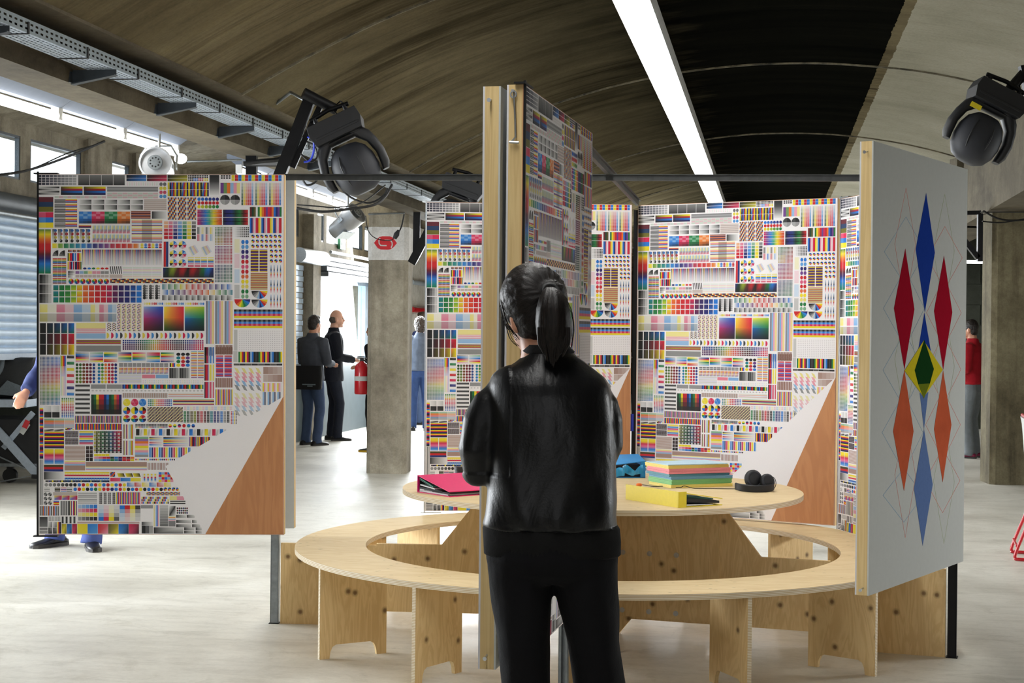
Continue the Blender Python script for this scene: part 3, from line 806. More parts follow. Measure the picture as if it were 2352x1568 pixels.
for a,d,c in bw:
    cc=mixc(c,W_,.45); quad(a,1152,d,1218,mixc(cc,W_,.3),mixc(cc,W_,.3),cc,cc); cg=mixc(cc,(110,110,110),.4); quad(a,1226,d,1292,mixc(cg,W_,.2),mixc(cg,W_,.2),cg,cg)
for q in range(5): grid(758+41*q,1148,758+41*q+34,1368,4,26,lambda i,j:[y_,K_,v_,W_,m_][(i+2*j)%5] if i<3 else y_,1)
for q in range(2): grid(675+41*q,1300,675+41*q+34,1368,4,8,lambda i,j:[y_,K_,v_,W_][(i+2*j)%4],1)
for x in(975,1142,1310): dots(x,1132,x+160,1158,12,1,lambda i,j:[mixc(W_,Y_,(i%4+1)/4),mixc(W_,R_,(i%4+1)/4),mixc(W_,C_,(i%4+1)/4)][i//4])
def rich(x0,y0,x1,y1,a,b,c,d,n=6):
    for j in range(n):
        for i in range(n):
            f=lambda s,t:mixc(mixc(a,b,s),mixc(d,c,s),t)
            s0,s1,t0,t1=i/n,(i+1)/n,j/n,(j+1)/n
            quad(x0+(x1-x0)*s0,y0+(y1-y0)*t0,x0+(x1-x0)*s1,y0+(y1-y0)*t1,f(s0,t0),f(s1,t0),f(s1,t1),f(s0,t1))
rich(973,1168,1133,1262,c_,(20,70,190),(70,30,110),(190,60,130)); rich(973,1262,1133,1365,(190,50,110),(70,30,110),K_,dR)
rich(1141,1168,1302,1262,(250,235,60),(225,20,70),(215,40,40),(245,190,50)); rich(1141,1262,1302,1365,(225,180,50),(215,40,40),(60,10,15),(15,70,20))
rich(1310,1168,1470,1262,(250,235,70),(170,200,40),(20,120,60),(40,140,200)); rich(1310,1262,1470,1365,(20,100,180),(15,100,60),(8,20,20),(10,30,60))
for q in range(3): sv(1483+76*q,1122,1483+76*q+66,1470,[(110,115,140),g_,c_,(130,170,220),m_,(230,180,190),y_,(240,210,150)])
for y in(1190,1272):
    grid(1712,y,2108,y+70,20,4,lambda i,j:mixc([K_,C_,Mg,Y_][j],W_,.38 if (i%2 and j<3) else 0),0)
quad(1712,1355,1740,1525,l_)
dots(1750,1358,2108,1525,20,10,lambda i,j:(205,200,205),.22)
for j in range(3):
    for i in range(5):
        t=i/4; e=[[T_,(20,100,120),C_],[Mg,dR,R_],[O_,(110,100,20),Y_]][j]
        a=mixc(K_,e[1],t*.7); x=127+58*i; y=1304+87*j
        quad(x,y,x+48,y+83,mixc(K_,B_ if j==0 else e[0],t*t),mixc(K_,e[2],t),mixc(K_,G_ if j==0 else e[2],t),mixc(K_,e[0],t*.5))
quad(423,1302,663,1347,y_); shz(423,1347,663,1388,[m_,W_,(225,120,140),pp],8); quad(423,1388,663,1430,c_)
for i in range(22):
    disc(672+36.6*i,1404,21,[(235,215,80),Mg,(60,140,215),(60,62,66)][i%4],25,a0=-90,a1=90)
shz(423,1440,788,1478,[dR,G_,O_,V_,dR,Y_,K_,R_,g_,l_],10); quad(423,1485,788,1535,(140,140,140))
grid(800,1437,1465,1522,38,5,lambda i,j:mixc(rb(i/37,[B_,B_,N_,dG,G_,(120,180,50),Y_,O_,R_,dR,K_,K_,B_,V_,Mg,Mg]),Mg if j>2 and i>25 else C_ if j<2 else R_ ,.28),4)
sv(1472,1497,1545,1568,[K_,R_,B_,W_,C_,pc_,C_,C_]); grid(1560,1480,1700,1558,5,8,lambda i,j:(150,110,95),2)
# ---------------- lower half
SM[0]='B'
for i in range(7):
    x=400+111*i; cs=[[g_,C_,B_,R_,Y_,m_],[n_,c_,C_,m_,R_,Y_],[Y_,G_,C_,W_,O_,R_],[B_,R_,Y_,G_,n_,c_],[Mg,Y_,O_,G_,C_,W_],[R_,Mg,G_,Y_,c_,C_],[G_,Y_,R_,c_,m_,B_]][i]
    grid(x,42,x+104,118,10,6,lambda a,j:mixc(cs[j],W_,.75*(a/9 if i%2==0 else 1-a/9)),0)
dots(1185,42,1295,155,3,4,lambda i,j:[[K_,K_,K_],[T_,O_,V_],[G_,R_,B_],[Y_,Mg,C_]][j][i],.45)
for x in(1303,1355): shz(x,30,x+46,240,[c_,y_,O_,W_,v_,y_,m_],26)
for y,a,d in((0,dG,C_),(135,R_,Y_),(270,Mg,Mg)): sv(1407,y,1480,y+126,[K_,a,R_,V_,W_,d,mixc(d,W_,.5),W_,d])
for x in(1497,1563): shz(x,65,x+58,230,[R_,m_,C_,(225,60,60),V_],20,fade=None)
grid(1492,238,1628,315,9,1,lambda i,j:(150,112,100),3); sv(1492,328,1628,450,[g_,Y_,m_,V_,O_,c_],20); grid(1492,0,1628,56,8,2,lambda i,j:(150,115,105),3)
quad(1633,30,1665,115,l_); sv(1672,35,2015,118,[G_,Y_,R_,B_,Y_,Mg,K_,c_,C_,K_,(60,60,60),K_],26); grid(1635,127,2015,143,8,1,lambda i,j:(40,40,42) if i%2 else (90,88,86),1)
grid(122,75,278,450,15,34,lambda i,j:mixc(mixc(rb(j/33,[N_,(50,110,200),V_,Mg,R_,Y_,(130,180,50),G_,T_]),K_,.35),rb(j/33,[(90,150,220),(60,110,220),Mg,Mg,O_,Y_,(130,190,60),T_,C_]),i/14),3)
sv(283,70,325,150,[G_,Y_,O_,R_,V_,C_]); sv(283,150,325,230,[n_,y_,o_,m_,v_,c_],fade=pw_); sv(283,230,325,380,[pg,py,pp,pw_])
for j,c in enumerate((K_,G_,Y_,R_,Mg,B_,C_)): y=68+48*j; quad(333,y,388,y+22,c,mixc(c,W_,.35),c,c)
dots(398,126,556,285,6,6,lambda i,j:mixc([dG,(40,90,50),(90,60,30),dR,(80,20,50),N_][i],[Y_,Y_,O_,R_,Mg,C_][i],.1+.05*j),.43)
dots(570,126,727,285,6,6,lambda i,j:mixc([T_,G_,O_,R_,(140,20,60),B_][i],[C_,Y_,Y_,R_,Mg,C_][i],.17*j),.43)
grid(738,125,1125,155,11,2,lambda i,j:(125,125,127),4)
grid(738,160,1125,210,11,2,lambda i,j:((235,190,90),(225,90,100),(120,140,190),(235,200,120)) if j==0 else (y_,m_,c_,g_),3)
sv(1135,125,1178,155,[K_,Y_,Mg,C_]); sv(1133,163,1292,242,[K_,(90,90,90),(50,50,52),(120,120,120),(90,90,92),(150,150,150),g_,l_],16)
shz(738,215,915,285,[l_,W_,pw_,W_],12); quad(920,215,1022,243,(230,130,150)); quad(1027,215,1125,243,(130,175,225)); dots(920,255,1400,285,28,2,lambda i,j:[pp,pc_,py,pg][i%4],.3)
quad(520,292,635,325,g_); quad(643,292,762,325,g_)
sv(765,292,1400,325,[B_,C_,dR,R_,K_,G_,Y_,T_],56); dots(520,330,1400,350,30,1,lambda i,j:l_,.3)
for j in range(7): y=292+35*j; shz(398,y,512,y+22,[g_,K_,(60,60,62),l_])
grid(522,370,760,525,12,4,lambda i,j:mixc([dG,G_,Y_,R_,R_,B_,C_,dG,G_,O_,Mg,R_][i] if i<11 else B_,K_,.05+.28*j),0)
sv(768,358,1120,395,[b_,(190,170,165),l_],60); shz(1125,355,1400,395,[pg,W_,o_,pc_,W_,m_],8)
for i,c in enumerate((Y_,Mg,C_)):
    disc(800+62*i,432,29,None,cols=[c,mixc(c,W_,.3),mixc(c,W_,.1),mixc(c,W_,.4),c,mixc(c,W_,.2)])
    wheel(800+62*i,495,29,[R_ if i!=1 else C_,Y_ if i==1 else C_,Y_,K_]); wheel(800+62*i,558,29,[K_,B_,C_,T_,G_,Y_,O_,R_,Mg,l_])
dots(965,405,1155,460,12,4,lambda i,j:rb(i/11,[T_,G_,Y_,O_,R_,Mg,V_,B_,C_]),.42); shz(1162,405,1483,450,[n_,y_,R_,V_,K_,W_],10)
grid(962,467,1238,585,30,14,lambda i,j:[(110,50,80),y_,K_][(i+j)%3],1)
for i in range(14):
    x=1245+26*i; c=[G_,dG,dO,(140,150,40),dR,R_,dR,K_,T_,B_,N_,C_,g_,K_][i]; grid(x,497,x+20,588,2,9,lambda a,j:mixc(c,W_,.0 if j%2 else .4),1)
dots(1612,497,1662,600,4,9,lambda i,j:[R_,C_,Y_,K_][i],.4); dots(1245,460,1625,490,16,2,lambda i,j:[pp,pc_,py][i%3],.4,True)
for col in range(4):
    for row in range(2):
        for q in range(5):
            c=[y_,(240,170,180),m_,c_,g_][q]; x=1640+55*col; y=158+195*row+33*q
            if row: c=mixc(c,W_,.4)
            Q.append(([U(x+22,y+42),U(x+48,y+50),U(x+26,y+8),U(x,y)],[c]*4))
for y in(153,213): grid(1867,y,2015,y+56,4,3,lambda i,j:mixc(b_,W_,.15*(i if y<200 else 3-i)),0)
sv(1862,278,2015,345,[Y_,m_,pp,W_],16); sv(1862,348,2015,450,[c_,(110,110,130),W_],12)
dots(288,395,388,550,6,13,lambda i,j:mixc(rb(j/12,[G_,Y_,R_,Mg,B_,C_]),W_,.25*(i%2)),.42)
for x in(155,218): quad(x,460,x+55,505,W_,l_,l_,W_); quad(x,507,x+57,550,(30,30,30),K_,K_,(60,60,60))
shz(120,475,148,870,[Y_,Mg,B_,K_,R_,C_],34); sv(120,875,148,1230,[l_,(110,110,110),W_,g_])
for i in range(3): grid(155+79*i,558,155+79*i+77,632,1,5,lambda a,j:mixc([n_,O_,(225,120,120),(120,150,190),g_][j],W_,.1+.25*i),0)
sv(397,535,762,590,[V_,y_,K_,(150,150,200),dR,m_],58); sv(397,597,762,645,[R_,C_,dG,Y_,Mg,B_,O_],58)
for x in(155,234): quad(x,640,x+74,658,W_,K_,l_,K_)
grid(320,630,390,648,5,2,lambda i,j:[Y_,K_,R_,C_,W_][(i+j)%5],1)
shz(157,660,310,790,[Y_,R_,B_,K_],16)
for x in(157,236): multi(x,795,x+72,910,[(245,225,60),Y_,Mg,(235,110,150),C_,(120,180,235)],True)
shz(153,917,305,970,[(70,60,20),R_,N_]); quad(153,972,310,1032,K_,W_,W_,(40,40,40)); 
for y in(655,710): grid(317,y,423,y+50,20,4,lambda i,j:[dO,K_,(90,40,60),(60,70,110)][(i+j)%4],1)
shz(430,655,537,760,[Y_,y_,C_,c_,Mg,m_],12)
grid(543,655,762,825,14,12,lambda i,j:mixc(rb(i/13,[(200,190,60),(120,130,40),G_,dG,T_,V_,Mg,R_]),K_,(.9 if i%2 else .1)*(.35+.65*j/11)) if (i%2 or j%2==0) else l_,1)
for y in(602,728): sv(770,y,855,y+112,[pp,K_,y_,W_,V_,O_,W_,pg,c_,W_,K_,Y_,R_,W_],14)
for x in(867,953,1040): grid(x,598,x+80,628,9,3,lambda i,j:K_ if j<2 else rb(i/8) ,2)
for i in range(6): disc(1140+36*i,612,15,None,cols=[[R_,Y_],[G_,Y_],[Mg,B_],[R_,R_],[T_,C_],[B_,C_]][i])
for i in range(12): x=873+59.5*i; c=[K_,Y_,Mg,C_][i%4]; quad(x,637,x+27,688,mixc(c,K_,.2),c,mixc(c,W_,.15),c); quad(x+30,640,x+50,690,W_,l_,W_,l_)
shz(865,698,970,855,[n_,v_,O_,m_,Y_,y_,m_,c_,g_]); 
for j in range(8): y=700+9*j; c=[K_,Y_,C_,W_,R_,m_,C_,c_][j]; quad(977,y,1085,y+9,c,W_,W_,c); c=[K_,C_,Y_,R_,Y_,C_,m_,V_][j]; quad(1087,y,1140,y+9,c,mixc(c,W_,.3),mixc(c,W_,.3),c); quad(1140,y,1285,y+9,mixc(c,W_,.3),W_,W_,mixc(c,W_,.3))
sv(1290,698,1450,772,[V_,Y_,R_,K_,B_,R_,C_,Y_],20); sv(977,780,1300,858,[C_,c_,B_,m_,Mg,y_,Y_,W_],34)
shz(317,770,475,880,[b_,(215,205,200)],22); shz(315,885,475,960,[y_,m_,c_,b_,b_,b_]); shz(480,895,958,930,[b_]); shz(480,930,958,958,[y_,W_,c_,m_]); sv(965,900,1130,955,[(150,110,100),W_],28)
grid(480,770,537,890,2,4,lambda i,j:(60,45,45) if j<3 else K_,4)
grid(545,832,665,850,4,1,lambda i,j:Y_,1); grid(545,852,860,888,10,2,lambda i,j:[m_,(225,110,140),Mg,R_,dG,C_,B_,R_,dR,O_][i] if j==0 else [c_,(110,170,220),C_,C_,G_,T_,B_,R_,R_,Y_][i],2)
dots(865,865,1180,885,20,1,lambda i,j:[Mg,C_,K_,Y_,B_][i*3%5],.4)
grid(315,972,665,1050,34,7,lambda i,j:mixc([Y_,y_,Mg,W_,C_,c_,C_][j],[Y_,W_,R_,W_,B_,W_,K_][j],.5*(i%2)),0); grid(165,1038,665,1052,40,1,lambda i,j:K_ if i%2 else [K_,Y_,B_][i%3],1)
grid(672,972,710,1010,4,4,lambda i,j:[O_,K_,C_,R_][(i+j)%4],0)
for x in(725,790,848): Q.append(([U(x+10,1010),U(x+62,1010),U(x+52,982),U(x,982)],[Y_,K_,K_,Y_]))
for i,c in enumerate((Mg,C_,Y_)): quad(672+80*i,1017,750+80*i,1045,c,mixc(c,W_,.3),mixc(c,W_,.3),c)
grid(918,985,1045,1045,9,5,lambda i,j:[Y_,y_,Mg,C_,c_][j] if i%2 else W_,1); grid(1050,972,1165,1050,5,4,lambda i,j:[C_,Mg,c_,Y_,R_,m_][(i*2+j)%6],1)
for i in range(8): disc(172+32*i,1073,14,mixc(l_,K_,.25+.75*i/7))
for i in range(12): disc(430+32*i,1073,14,[C_,R_,Y_,C_,R_,Y_,C_,R_,Y_,C_,R_,Y_][i])
for i in range(6): x=803+58*i; c=[C_,R_,Y_][i%3]; quad(x,1054,x+54,1086,c,W_,mixc(c,W_,.6),c)
for i in range(22): disc(398+32*i,1107,14,[C_,R_,Y_,K_,C_,G_,Y_,R_,R_,B_,C_,R_,Y_,K_,C_,R_,Y_,K_,C_,R_,Y_,K_][i])
for i in range(4): wheel(1102+32*i,1105,14,[Y_,R_,C_,K_])
for x,cs in((155,[l_,W_,g_]),(237,[dO,g_,K_]),(285,[R_,W_,C_]),(330,[g_,W_,K_])): shz(x,1095,x+44,1125,cs,6)
for x in(167,201):
    for y in(1147,1180,1215): disc(x,y,15,None,cols=[(60,60,62),g_,(90,90,92),(170,170,172)])
quad(225,1130,415,1155,(196,185,180))
for i in range(3): x=235+61*i; quad(x,1157,x+58,1190,Y_,R_,R_,C_)
shz(228,1197,272,1232,[C_,R_,Y_,R_]); shz(420,1132,568,1218,[l_,(180,180,182),W_,g_],12)
sv(718,1130,908,1222,[Y_,C_,R_,m_,V_],24); grid(575,1132,712,1222,12,12,lambda i,j:K_ if (i%3) else W_,2)
grid(915,1163,1130,1220,20,3,lambda i,j:[Y_,K_,R_,C_,W_][(i+j)%5],2); grid(955,1128,1215,1153,30,3,lambda i,j:[Y_,R_,K_,C_][(i+j*2)%4],1)
sv(280,1198,350,1310,[l_,(90,90,92)],8); sv(350,1198,412,1310,[(60,60,60),y_,V_,W_,Mg],8); sv(120,1238,272,1312,[l_,K_,W_,(60,60,60),O_,C_],22)
grid(420,1225,572,1352,5,4,lambda i,j:mixc(W_,[C_,Mg,Y_,K_][j],.35+.16*i),3)
grid(580,1232,742,1352,4,4,lambda i,j:mixc(W_,[C_,Mg,Y_,(90,90,92)][i],[.12,.2,.45,1][j]),0); grid(745,1232,908,1352,4,4,lambda i,j:mixc(W_,[C_,R_,Y_,(60,60,62)][i],[1,.45,.2,.12][j]),0)
quad(912,1230,1005,1255,g_); sv(1012,1230,1058,1395,[y_,W_,c_,C_,m_,W_]); grid(1060,1230,1125,1395,1,8,lambda i,j:mixc(l_,(100,100,102),j/8),1)
quad(1133,1235,1182,1312,W_,K_,W_,K_); dots(1190,1245,1280,1298,6,3,lambda i,j:[K_,dR,dG,B_][(i+j)%4])
grid(1135,1160,1250,1190,2,1,lambda i,j:[y_,m_][i],0); shz(1140,1195,1260,1228,[K_,W_],4); shz(1128,1318,1182,1350,[y_,O_,W_,c_,m_]); quad(1128,1352,1182,1395,(130,130,132))
for i,(x,y,x1) in enumerate(((1188,1305,1265),(1270,1305,1332),(1188,1345,1305),(1312,1345,1350),(1188,1378,1305),(1312,1378,1376))): quad(x,y,x1,y+22,K_,W_,l_,K_)
multi(120,1323,182,1400,[(50,50,52),(120,120,122)],True); sv(190,1320,285,1355,[l_,g_,W_],24); sv(293,1320,400,1372,[K_,(90,90,92),W_,W_],14)
shz(120,1408,182,1455,[K_,W_],8)
for x in(188,224): quad(x,1362,x+30,1405,W_,g_,(90,90,92),l_); quad(x,1407,x+30,1455,(60,60,62),g_,K_,K_)
sv(258,1362,288,1455,[Y_,R_,B_,K_])
for i,c in enumerate((Y_,C_,Mg)): x=292+41*i; quad(x,1377,x+38,1455,mixc(c,K_,.4),mixc(c,K_,.2),mixc(c,K_,.7),mixc(c,W_,.2))
for i,(a,d) in enumerate(((Y_,Y_),(C_,(90,160,220)),(R_,m_),(dO,Y_),(C_,K_),(Mg,K_))): x=415+80.5*i; quad(x,1377,x+79,1455,a,mixc(a,d,.5),d,mixc(a,W_,.2))
quad(415,1360,900,1372,(200,170,165)); quad(918,1360,1005,1388,K_,W_,W_,(60,60,60)); grid(918,1390,1005,1450,3,3,lambda i,j:mixc(K_,W_,i/3),0)
quad(1012,1402,1243,1450,K_,W_,(120,120,120),K_)
for x,y in((1250,1402),(1340,1402),(1250,1427),(1340,1427)): quad(x,y,x+80 if x<1300 else x+48,y+22,K_,W_,l_,K_)

def shoelace(p): return sum(p[i][0]*p[(i+1) % len(p)][1]-p[(i+1) % len(p)][0]*p[i][1] for i in range(len(p)))
def chart_mesh():
    vs_, fs_, cs_ = [], [], []
    lut = [lin((i/255,))[0] for i in range(256)]
    for pts, cols in Q:
        if shoelace(pts) < 0: pts, cols = pts[::-1], cols[::-1]
        o = len(vs_)
        for (x, z) in pts: vs_.append((min(max(x, .004), PW-.004), 0.0, min(max(z, .004), PH-.004)))
        fs_.append(tuple(range(o, o+len(pts))))
        for c in cols: cs_ += [lut[max(0, min(255, int(c[0]*.93+4)))], lut[max(0, min(255, int(c[1]*.93+4)))], lut[max(0, min(255, int(c[2]*.93+4)))], 1.0]
    me = bpy.data.meshes.new('printed_chart'); me.from_pydata(vs_, [], fs_)
    a = me.color_attributes.new('ink', 'FLOAT_COLOR', 'POINT'); a.data.foreach_set('color', cs_)
    me.materials.append(M['ink']); me.update(); return me
CHART = chart_mesh()

# ------------------------------------------------------------------ the hinged boards
PT = .056
def board(name, label, p0, p1, z0, side, chart=None, tilt=0.0, flip=False, strip='black_steel', group=None, H_=PH, hinge=None):
    """p0: left end seen by the viewer of its printed face, p1: right end; side: +1 printed face towards the viewer"""
    p0 = Vector((p0[0], p0[1], 0)); p1 = Vector((p1[0], p1[1], 0)); d = p1-p0; L = d.length
    ang = math.atan2(d.y, d.x)
    r = empty(name, (p0.x, p0.y, z0), ang, label, 'panel', group); r.rotation_euler.y = tilt
    r.rotation_mode = 'XYZ'
    e = .006
    b = MB(); b.box((0, e, 0), (L, PT-e, H_))
    b.v = [(x, y, z) for x, y, z in b.v]
    # timber frame edges: four battens round the core
    for nm, A, B in (('edge_batten', (-.0, e, 0), (.045, PT-e, H_)), ('edge_batten', (L-.045, e, 0), (L, PT-e, H_)), ('edge_batten', (.045, e, 0), (L-.045, PT-e, .045)), ('edge_batten', (.045, e, H_-.045), (L-.045, PT-e, H_))):
        q = MB(); q.box(A, B); q.build(nm, M['timber'], r)
    q = MB(); q.box((0, 0, 0), (L, e, H_)); q.build('face_board', M['white_board'] if chart is None else M['redply'], r)
    q = MB(); q.box((0, PT-e, 0), (L, PT, H_)); q.build('back_board', M['primer'], r)
    if chart is not None:
        fx, fz, bx, cx, cz = chart          # fold: right edge height, bottom x, turned corner
        q = MB(); q.box((.002, -.0012, .002), (L-.002, -.0002, H_-.002)); q.build('paper_sheet', M['paper'], r)
        me = CHART; o = bpy.data.objects.new('printed_chart', me); COL.objects.link(o); o.parent = r
        o.location = (0, -.0017, 0); o.scale = (L/PW, 1, 1)
        q = MB(); poly = [(L-.003, -.0022, fz*H_), (bx*L, -.0022, .003), (L-.003, -.0022, .003)]
        q.prism(poly, (0, .0004, 0)); q.build('bare_corner', M['redply'], r)
        q = MB(); poly = [(L-.003, -.0024, fz*H_), (cx*L, -.0045, cz*H_), (bx*L, -.0024, .003)]
        q.prism(poly, (0, .0012, 0)); q.build('folded_paper_corner', M['paper'], r)
    if strip:
        q = MB(); q.box((-.003, -.005, -.012), (.006, .003, H_+.012)); q.box((-.02, -.006, H_), (.10, .03, H_+.006)); q.box((-.02, -.006, -.012), (.10, .03, -.006))
        q.build('edge_strip', M[strip], r)
    return r
LF = (None, .384, .682, .519, .190)
zL = P(370, 1228, 7.86).z
bL = board('display_board', 'colour chart board at the left with folded paper corner, over the seated man\'s boots', (P(90, 800, 7.83).x, 7.83), (P(656, 800, 7.83).x, 7.83), zL, 1, LF, tilt=-.0085)
bL['label'] = 'leftmost colour chart board with folded white corner, hanging in front of the roller shutter'
x1 = P(681, 800, 8.03).x
bL2 = board('display_board', 'grey backed board whose pale edge shows behind the leftmost colour chart board', (x1-1.24, 8.04), (x1, 8.00), zL+.012, 1, None, tilt=-.0085, strip=None)
eN = P(1200, 800, 4.86); eF = P(1356, 800, 6.05)
dE = Vector((eF.x-eN.x, eF.y-eN.y, 0)); nE = Vector((-dE.y, dE.x, 0)).normalized()
zE = P(1150, 1527, 4.88).z
bE2 = board('display_board', 'dim colour chart board seen edge-on directly behind the woman\'s head', (eN.x, eN.y), (eF.x, eF.y), zE+.004, 1, (None, .42, .70, .50, .15), tilt=-.004)
o1 = P(1146, 800, 4.84)
bE1 = board('display_board', 'board with a pine edge standing edge-on, left of the board behind the woman', (o1.x-.0, o1.y), (o1.x+dE.x*1.02-.03, o1.y+dE.y), zE-.006, 1, None, tilt=-.006, strip=None)
aL, aR = P(978, 800, 9.13), P(1451, 800, 9.22)
bA = board('display_board', 'colour chart board at the back, half hidden behind the edge-on boards', (aL.x, aL.y), (aR.x, aR.y), P(1210, 1172+2, 9.17).z, 1, (None, .468, .69, .50, .13), tilt=-.004, strip='zinc')
cL, cR = P(1462, 800, 9.25), P(1921, 800, 8.60)
bB = board('display_board', 'bright colour chart board at the back with long white folded corner behind the headphones', (cL.x, cL.y), (cR.x, cR.y), P(1921, 1207, 8.60).z, 1, (None, .452, .70, .50, .132), strip=None)
kL = P(1928, 800, 8.53)
bC = board('display_board', 'narrow slice of a colour chart board left of the diamond pattern board', (kL.x, kL.y), (kL.x+.27, kL.y-1.2), P(1945, 1221, 8.43).z, 1, LF, strip='zinc')
dN_, dF = P(2001, 800, 6.20), P(2218, 800, 7.20)
zD = P(2000, 1366, 6.20).z
bD = board('display_board', 'white board of red, blue and yellow diamonds at the right with a pine edge', (dN_.x, dN_.y), (dF.x, dF.y), zD-.004, 1, None, strip=None)
# diamonds printed on the right board: pixels of the print back onto its own plane
dv = Vector((dF.x-dN_.x, dF.y-dN_.y, 0)).normalized(); dn = Vector((dv.y, -dv.x, 0))
DO = Vector((dN_.x, dN_.y, zD-.004))
def DP(px, py, off):
    q = PL(px, py, DO, dn) - DO
    return (q.dot(dv), -off, q.z)
INK = {n: mat(n, rgb(*c), .7, var=.05, scale=60, spec=.0) for n, c in dict(ink_blue=(34, 62, 150), ink_red=(158, 24, 44), ink_orange=(188, 98, 72), ink_pale_blue=(96, 120, 168), ink_yellow=(206, 190, 44), ink_green=(26, 62, 30), ink_olive=(110, 122, 34), ink_line_red=(226, 150, 140), ink_line_blue=(150, 178, 200), ink_line_green=(186, 196, 160)).items()}
INK['ink_orange'] = mat('ink_orange_on_wood', rgb(192, 92, 62), .8, var=.14, scale=7, spec=.0)
def dia(name, m, pts, off=.0008):
    b = MB(); b.prism([DP(x, y, off) for x, y in pts], (0, .0006, 0)); b.build(name, INK[m], bD)
# thin outlines under the solid shapes
def dline(m, pts, closed=True):
    b = MB(); P3 = [Vector(DP(x, y, .0006)) for x, y in pts]
    nn = len(P3) if closed else len(P3)-1
    for i in range(nn):
        a, c = P3[i], P3[(i+1) % len(P3)]; t = (c-a).normalized()*.0012; n_ = Vector((-t.z, 0, t.x))
        b.prism([a-t-n_, c+t-n_, c+t+n_, a-t+n_], (0, .0005, 0))
    b.build('outline', INK[m], bD)
for k_ in range(4):
    y = (502, 665, 806, 955)[k_] ; cy = ((502+664)/2, 710, 850, 990)[k_]
for (cx, cy, w1, h1) in ((2081, 578, 50, 80), (2079, 708, 50, 90), (2078, 850, 50, 88), (2076, 993, 50, 90), (2076, 1137, 48, 62)):
    dline('ink_line_blue', [(cx-w1, cy), (cx, cy-h1), (cx+44, cy), (cx, cy+h1)])
for (cx, cy, w1, h1) in ((2170, 592, 40, 72), (2168, 718, 40, 78), (2167, 848, 40, 80), (2166, 975, 40, 80), (2165, 1103, 40, 74)):
    dline('ink_line_red', [(cx-w1, cy), (cx, cy-h1), (cx+40, cy), (cx, cy+h1)])
for cx, off_ in ((2081, 0), (2170, 14)):
    for i in range(3):
        y0 = 432+off_+i*265; dline('ink_line_green' if cx > 2100 or i == 1 else 'ink_line_red', [(cx, y0), (cx+22, y0+130), (cx-2, y0+272), (cx-26, y0+128)])
dia('blue_diamond', 'ink_blue', [(2127, 443), (2147, 580), (2124, 717), (2103, 572)])
dia('blue_diamond', 'ink_blue', [(2123, 718), (2145, 850), (2121, 912), (2101, 850)])
dia('red_diamond', 'ink_red', [(2079, 571), (2100, 710), (2077, 848), (2053, 708)], .0010)
dia('red_diamond', 'ink_red', [(2168, 587), (2187, 717), (2166, 849), (2145, 714)], .0010)
dia('orange_diamond', 'ink_orange', [(2077, 849), (2098, 990), (2076, 1127), (2051, 990)], .0010)
dia('orange_diamond', 'ink_orange', [(2166, 850), (2185, 975), (2165, 1107), (2145, 985)], .0010)
dia('pale_blue_diamond', 'ink_pale_blue', [(2121, 905), (2132, 900), (2122, 985), (2112, 902)], .0009)
dia('pale_blue_diamond', 'ink_pale_blue', [(2122, 985), (2142, 1112), (2119, 1253), (2099, 1122)], .0010)
dia('yellow_diamond', 'ink_yellow', [(2121, 782), (2165, 849), (2121, 912), (2077, 851)], .0016)
dia('dark_green_diamond', 'ink_green', [(2122, 780), (2144, 847), (2135, 880), (2108, 882), (2100, 850)], .0022)
dia('olive_tip', 'ink_olive', [(2108, 882), (2135, 880), (2121, 915)], .0022)
# pins and the hook latch on the edges of the boards
def pin(parent, x, z, y0=-.0, dirv=(-1, 0, 0)):
    b = MB(); b.cyl((x-.03, y0, z-.006), (x+.004, y0, z), .003, 8); b.cyl((x-.032, y0, z-.0062), (x-.029, y0, z-.0058), .0065, 10)
    b.build('pin', M['zinc'], parent, smooth=40)
pin(bE1, 0, PH-.04, PT*.55); pin(bE1, 0, .045, PT*.5); pin(bD, 0, PH-.04, PT*.45); pin(bD, 0, .03, PT*.4)
pin(bE2, 0, .04, PT*.6)
b = MB(); x = -.014
b.tube([(x, PT*.58, PH-.028), (x-.004, PT*.52, PH-.05), (x, PT*.48, PH-.10), (x, PT*.44, PH-.166), (x, PT*.60, PH-.178), (x, PT*.72, PH-.180)][:4], .0028, 8)
b.tube([(x, PT*.44, PH-.164), (x, PT*.56, PH-.172), (x, PT*.66, PH-.176)], .0028, 8); b.cyl((x, PT*.24, PH-.181), (x, PT*.78, PH-.179), .0045, 8)
pts = [(x, PT*.58+.009*math.cos(t), PH-.032+.010*math.sin(t)) for t in [2*PI*i/12 for i in range(12)]]; b.tube(pts, .0028, 6, closed=True)
b.cyl((x-.012, PT*.58, PH-.022), (x+.014, PT*.58, PH-.022), .005, 10)
b.build('hook_latch', M['zinc'], bE2, smooth=40)

# ================================================================== THE PLYWOOD TABLE, RING BENCH AND POSTS
C0 = Vector((.455, 7.81, 0))
TZ, BZ = .713, .434
def ring(b, r0, r1, z0, z1, n=96, a0=0, a1=2*PI, mi_edge=1):
    full = abs(a1-a0-2*PI) < 1e-6; m_ = n if full else n+1
    o = len(b.v)
    for i in range(m_):
        a = a0+(a1-a0)*i/n
        for r, z in ((r0, z0), (r1, z0), (r1, z1), (r0, z1)): b.v.append((r*math.cos(a), r*math.sin(a), z))
    for i in range(n):
        p, q = o+4*i, o+4*((i+1) % m_)
        for j, mi in ((0, 0), (1, mi_edge), (2, 0), (3, mi_edge)):
            b.f.append((p+j, q+j, q+(j+1) % 4, p+(j+1) % 4)); b.m.append(mi)
    if not full:
        b.f.append((o, o+1, o+2, o+3)); e_ = o+4*(m_-1); b.f.append((e_+3, e_+2, e_+1, e_)); b.m += [1, 1]
tb = empty('round_table', C0, 0, 'large round plywood table standing on crossed plywood fins, with papers on it', 'table')
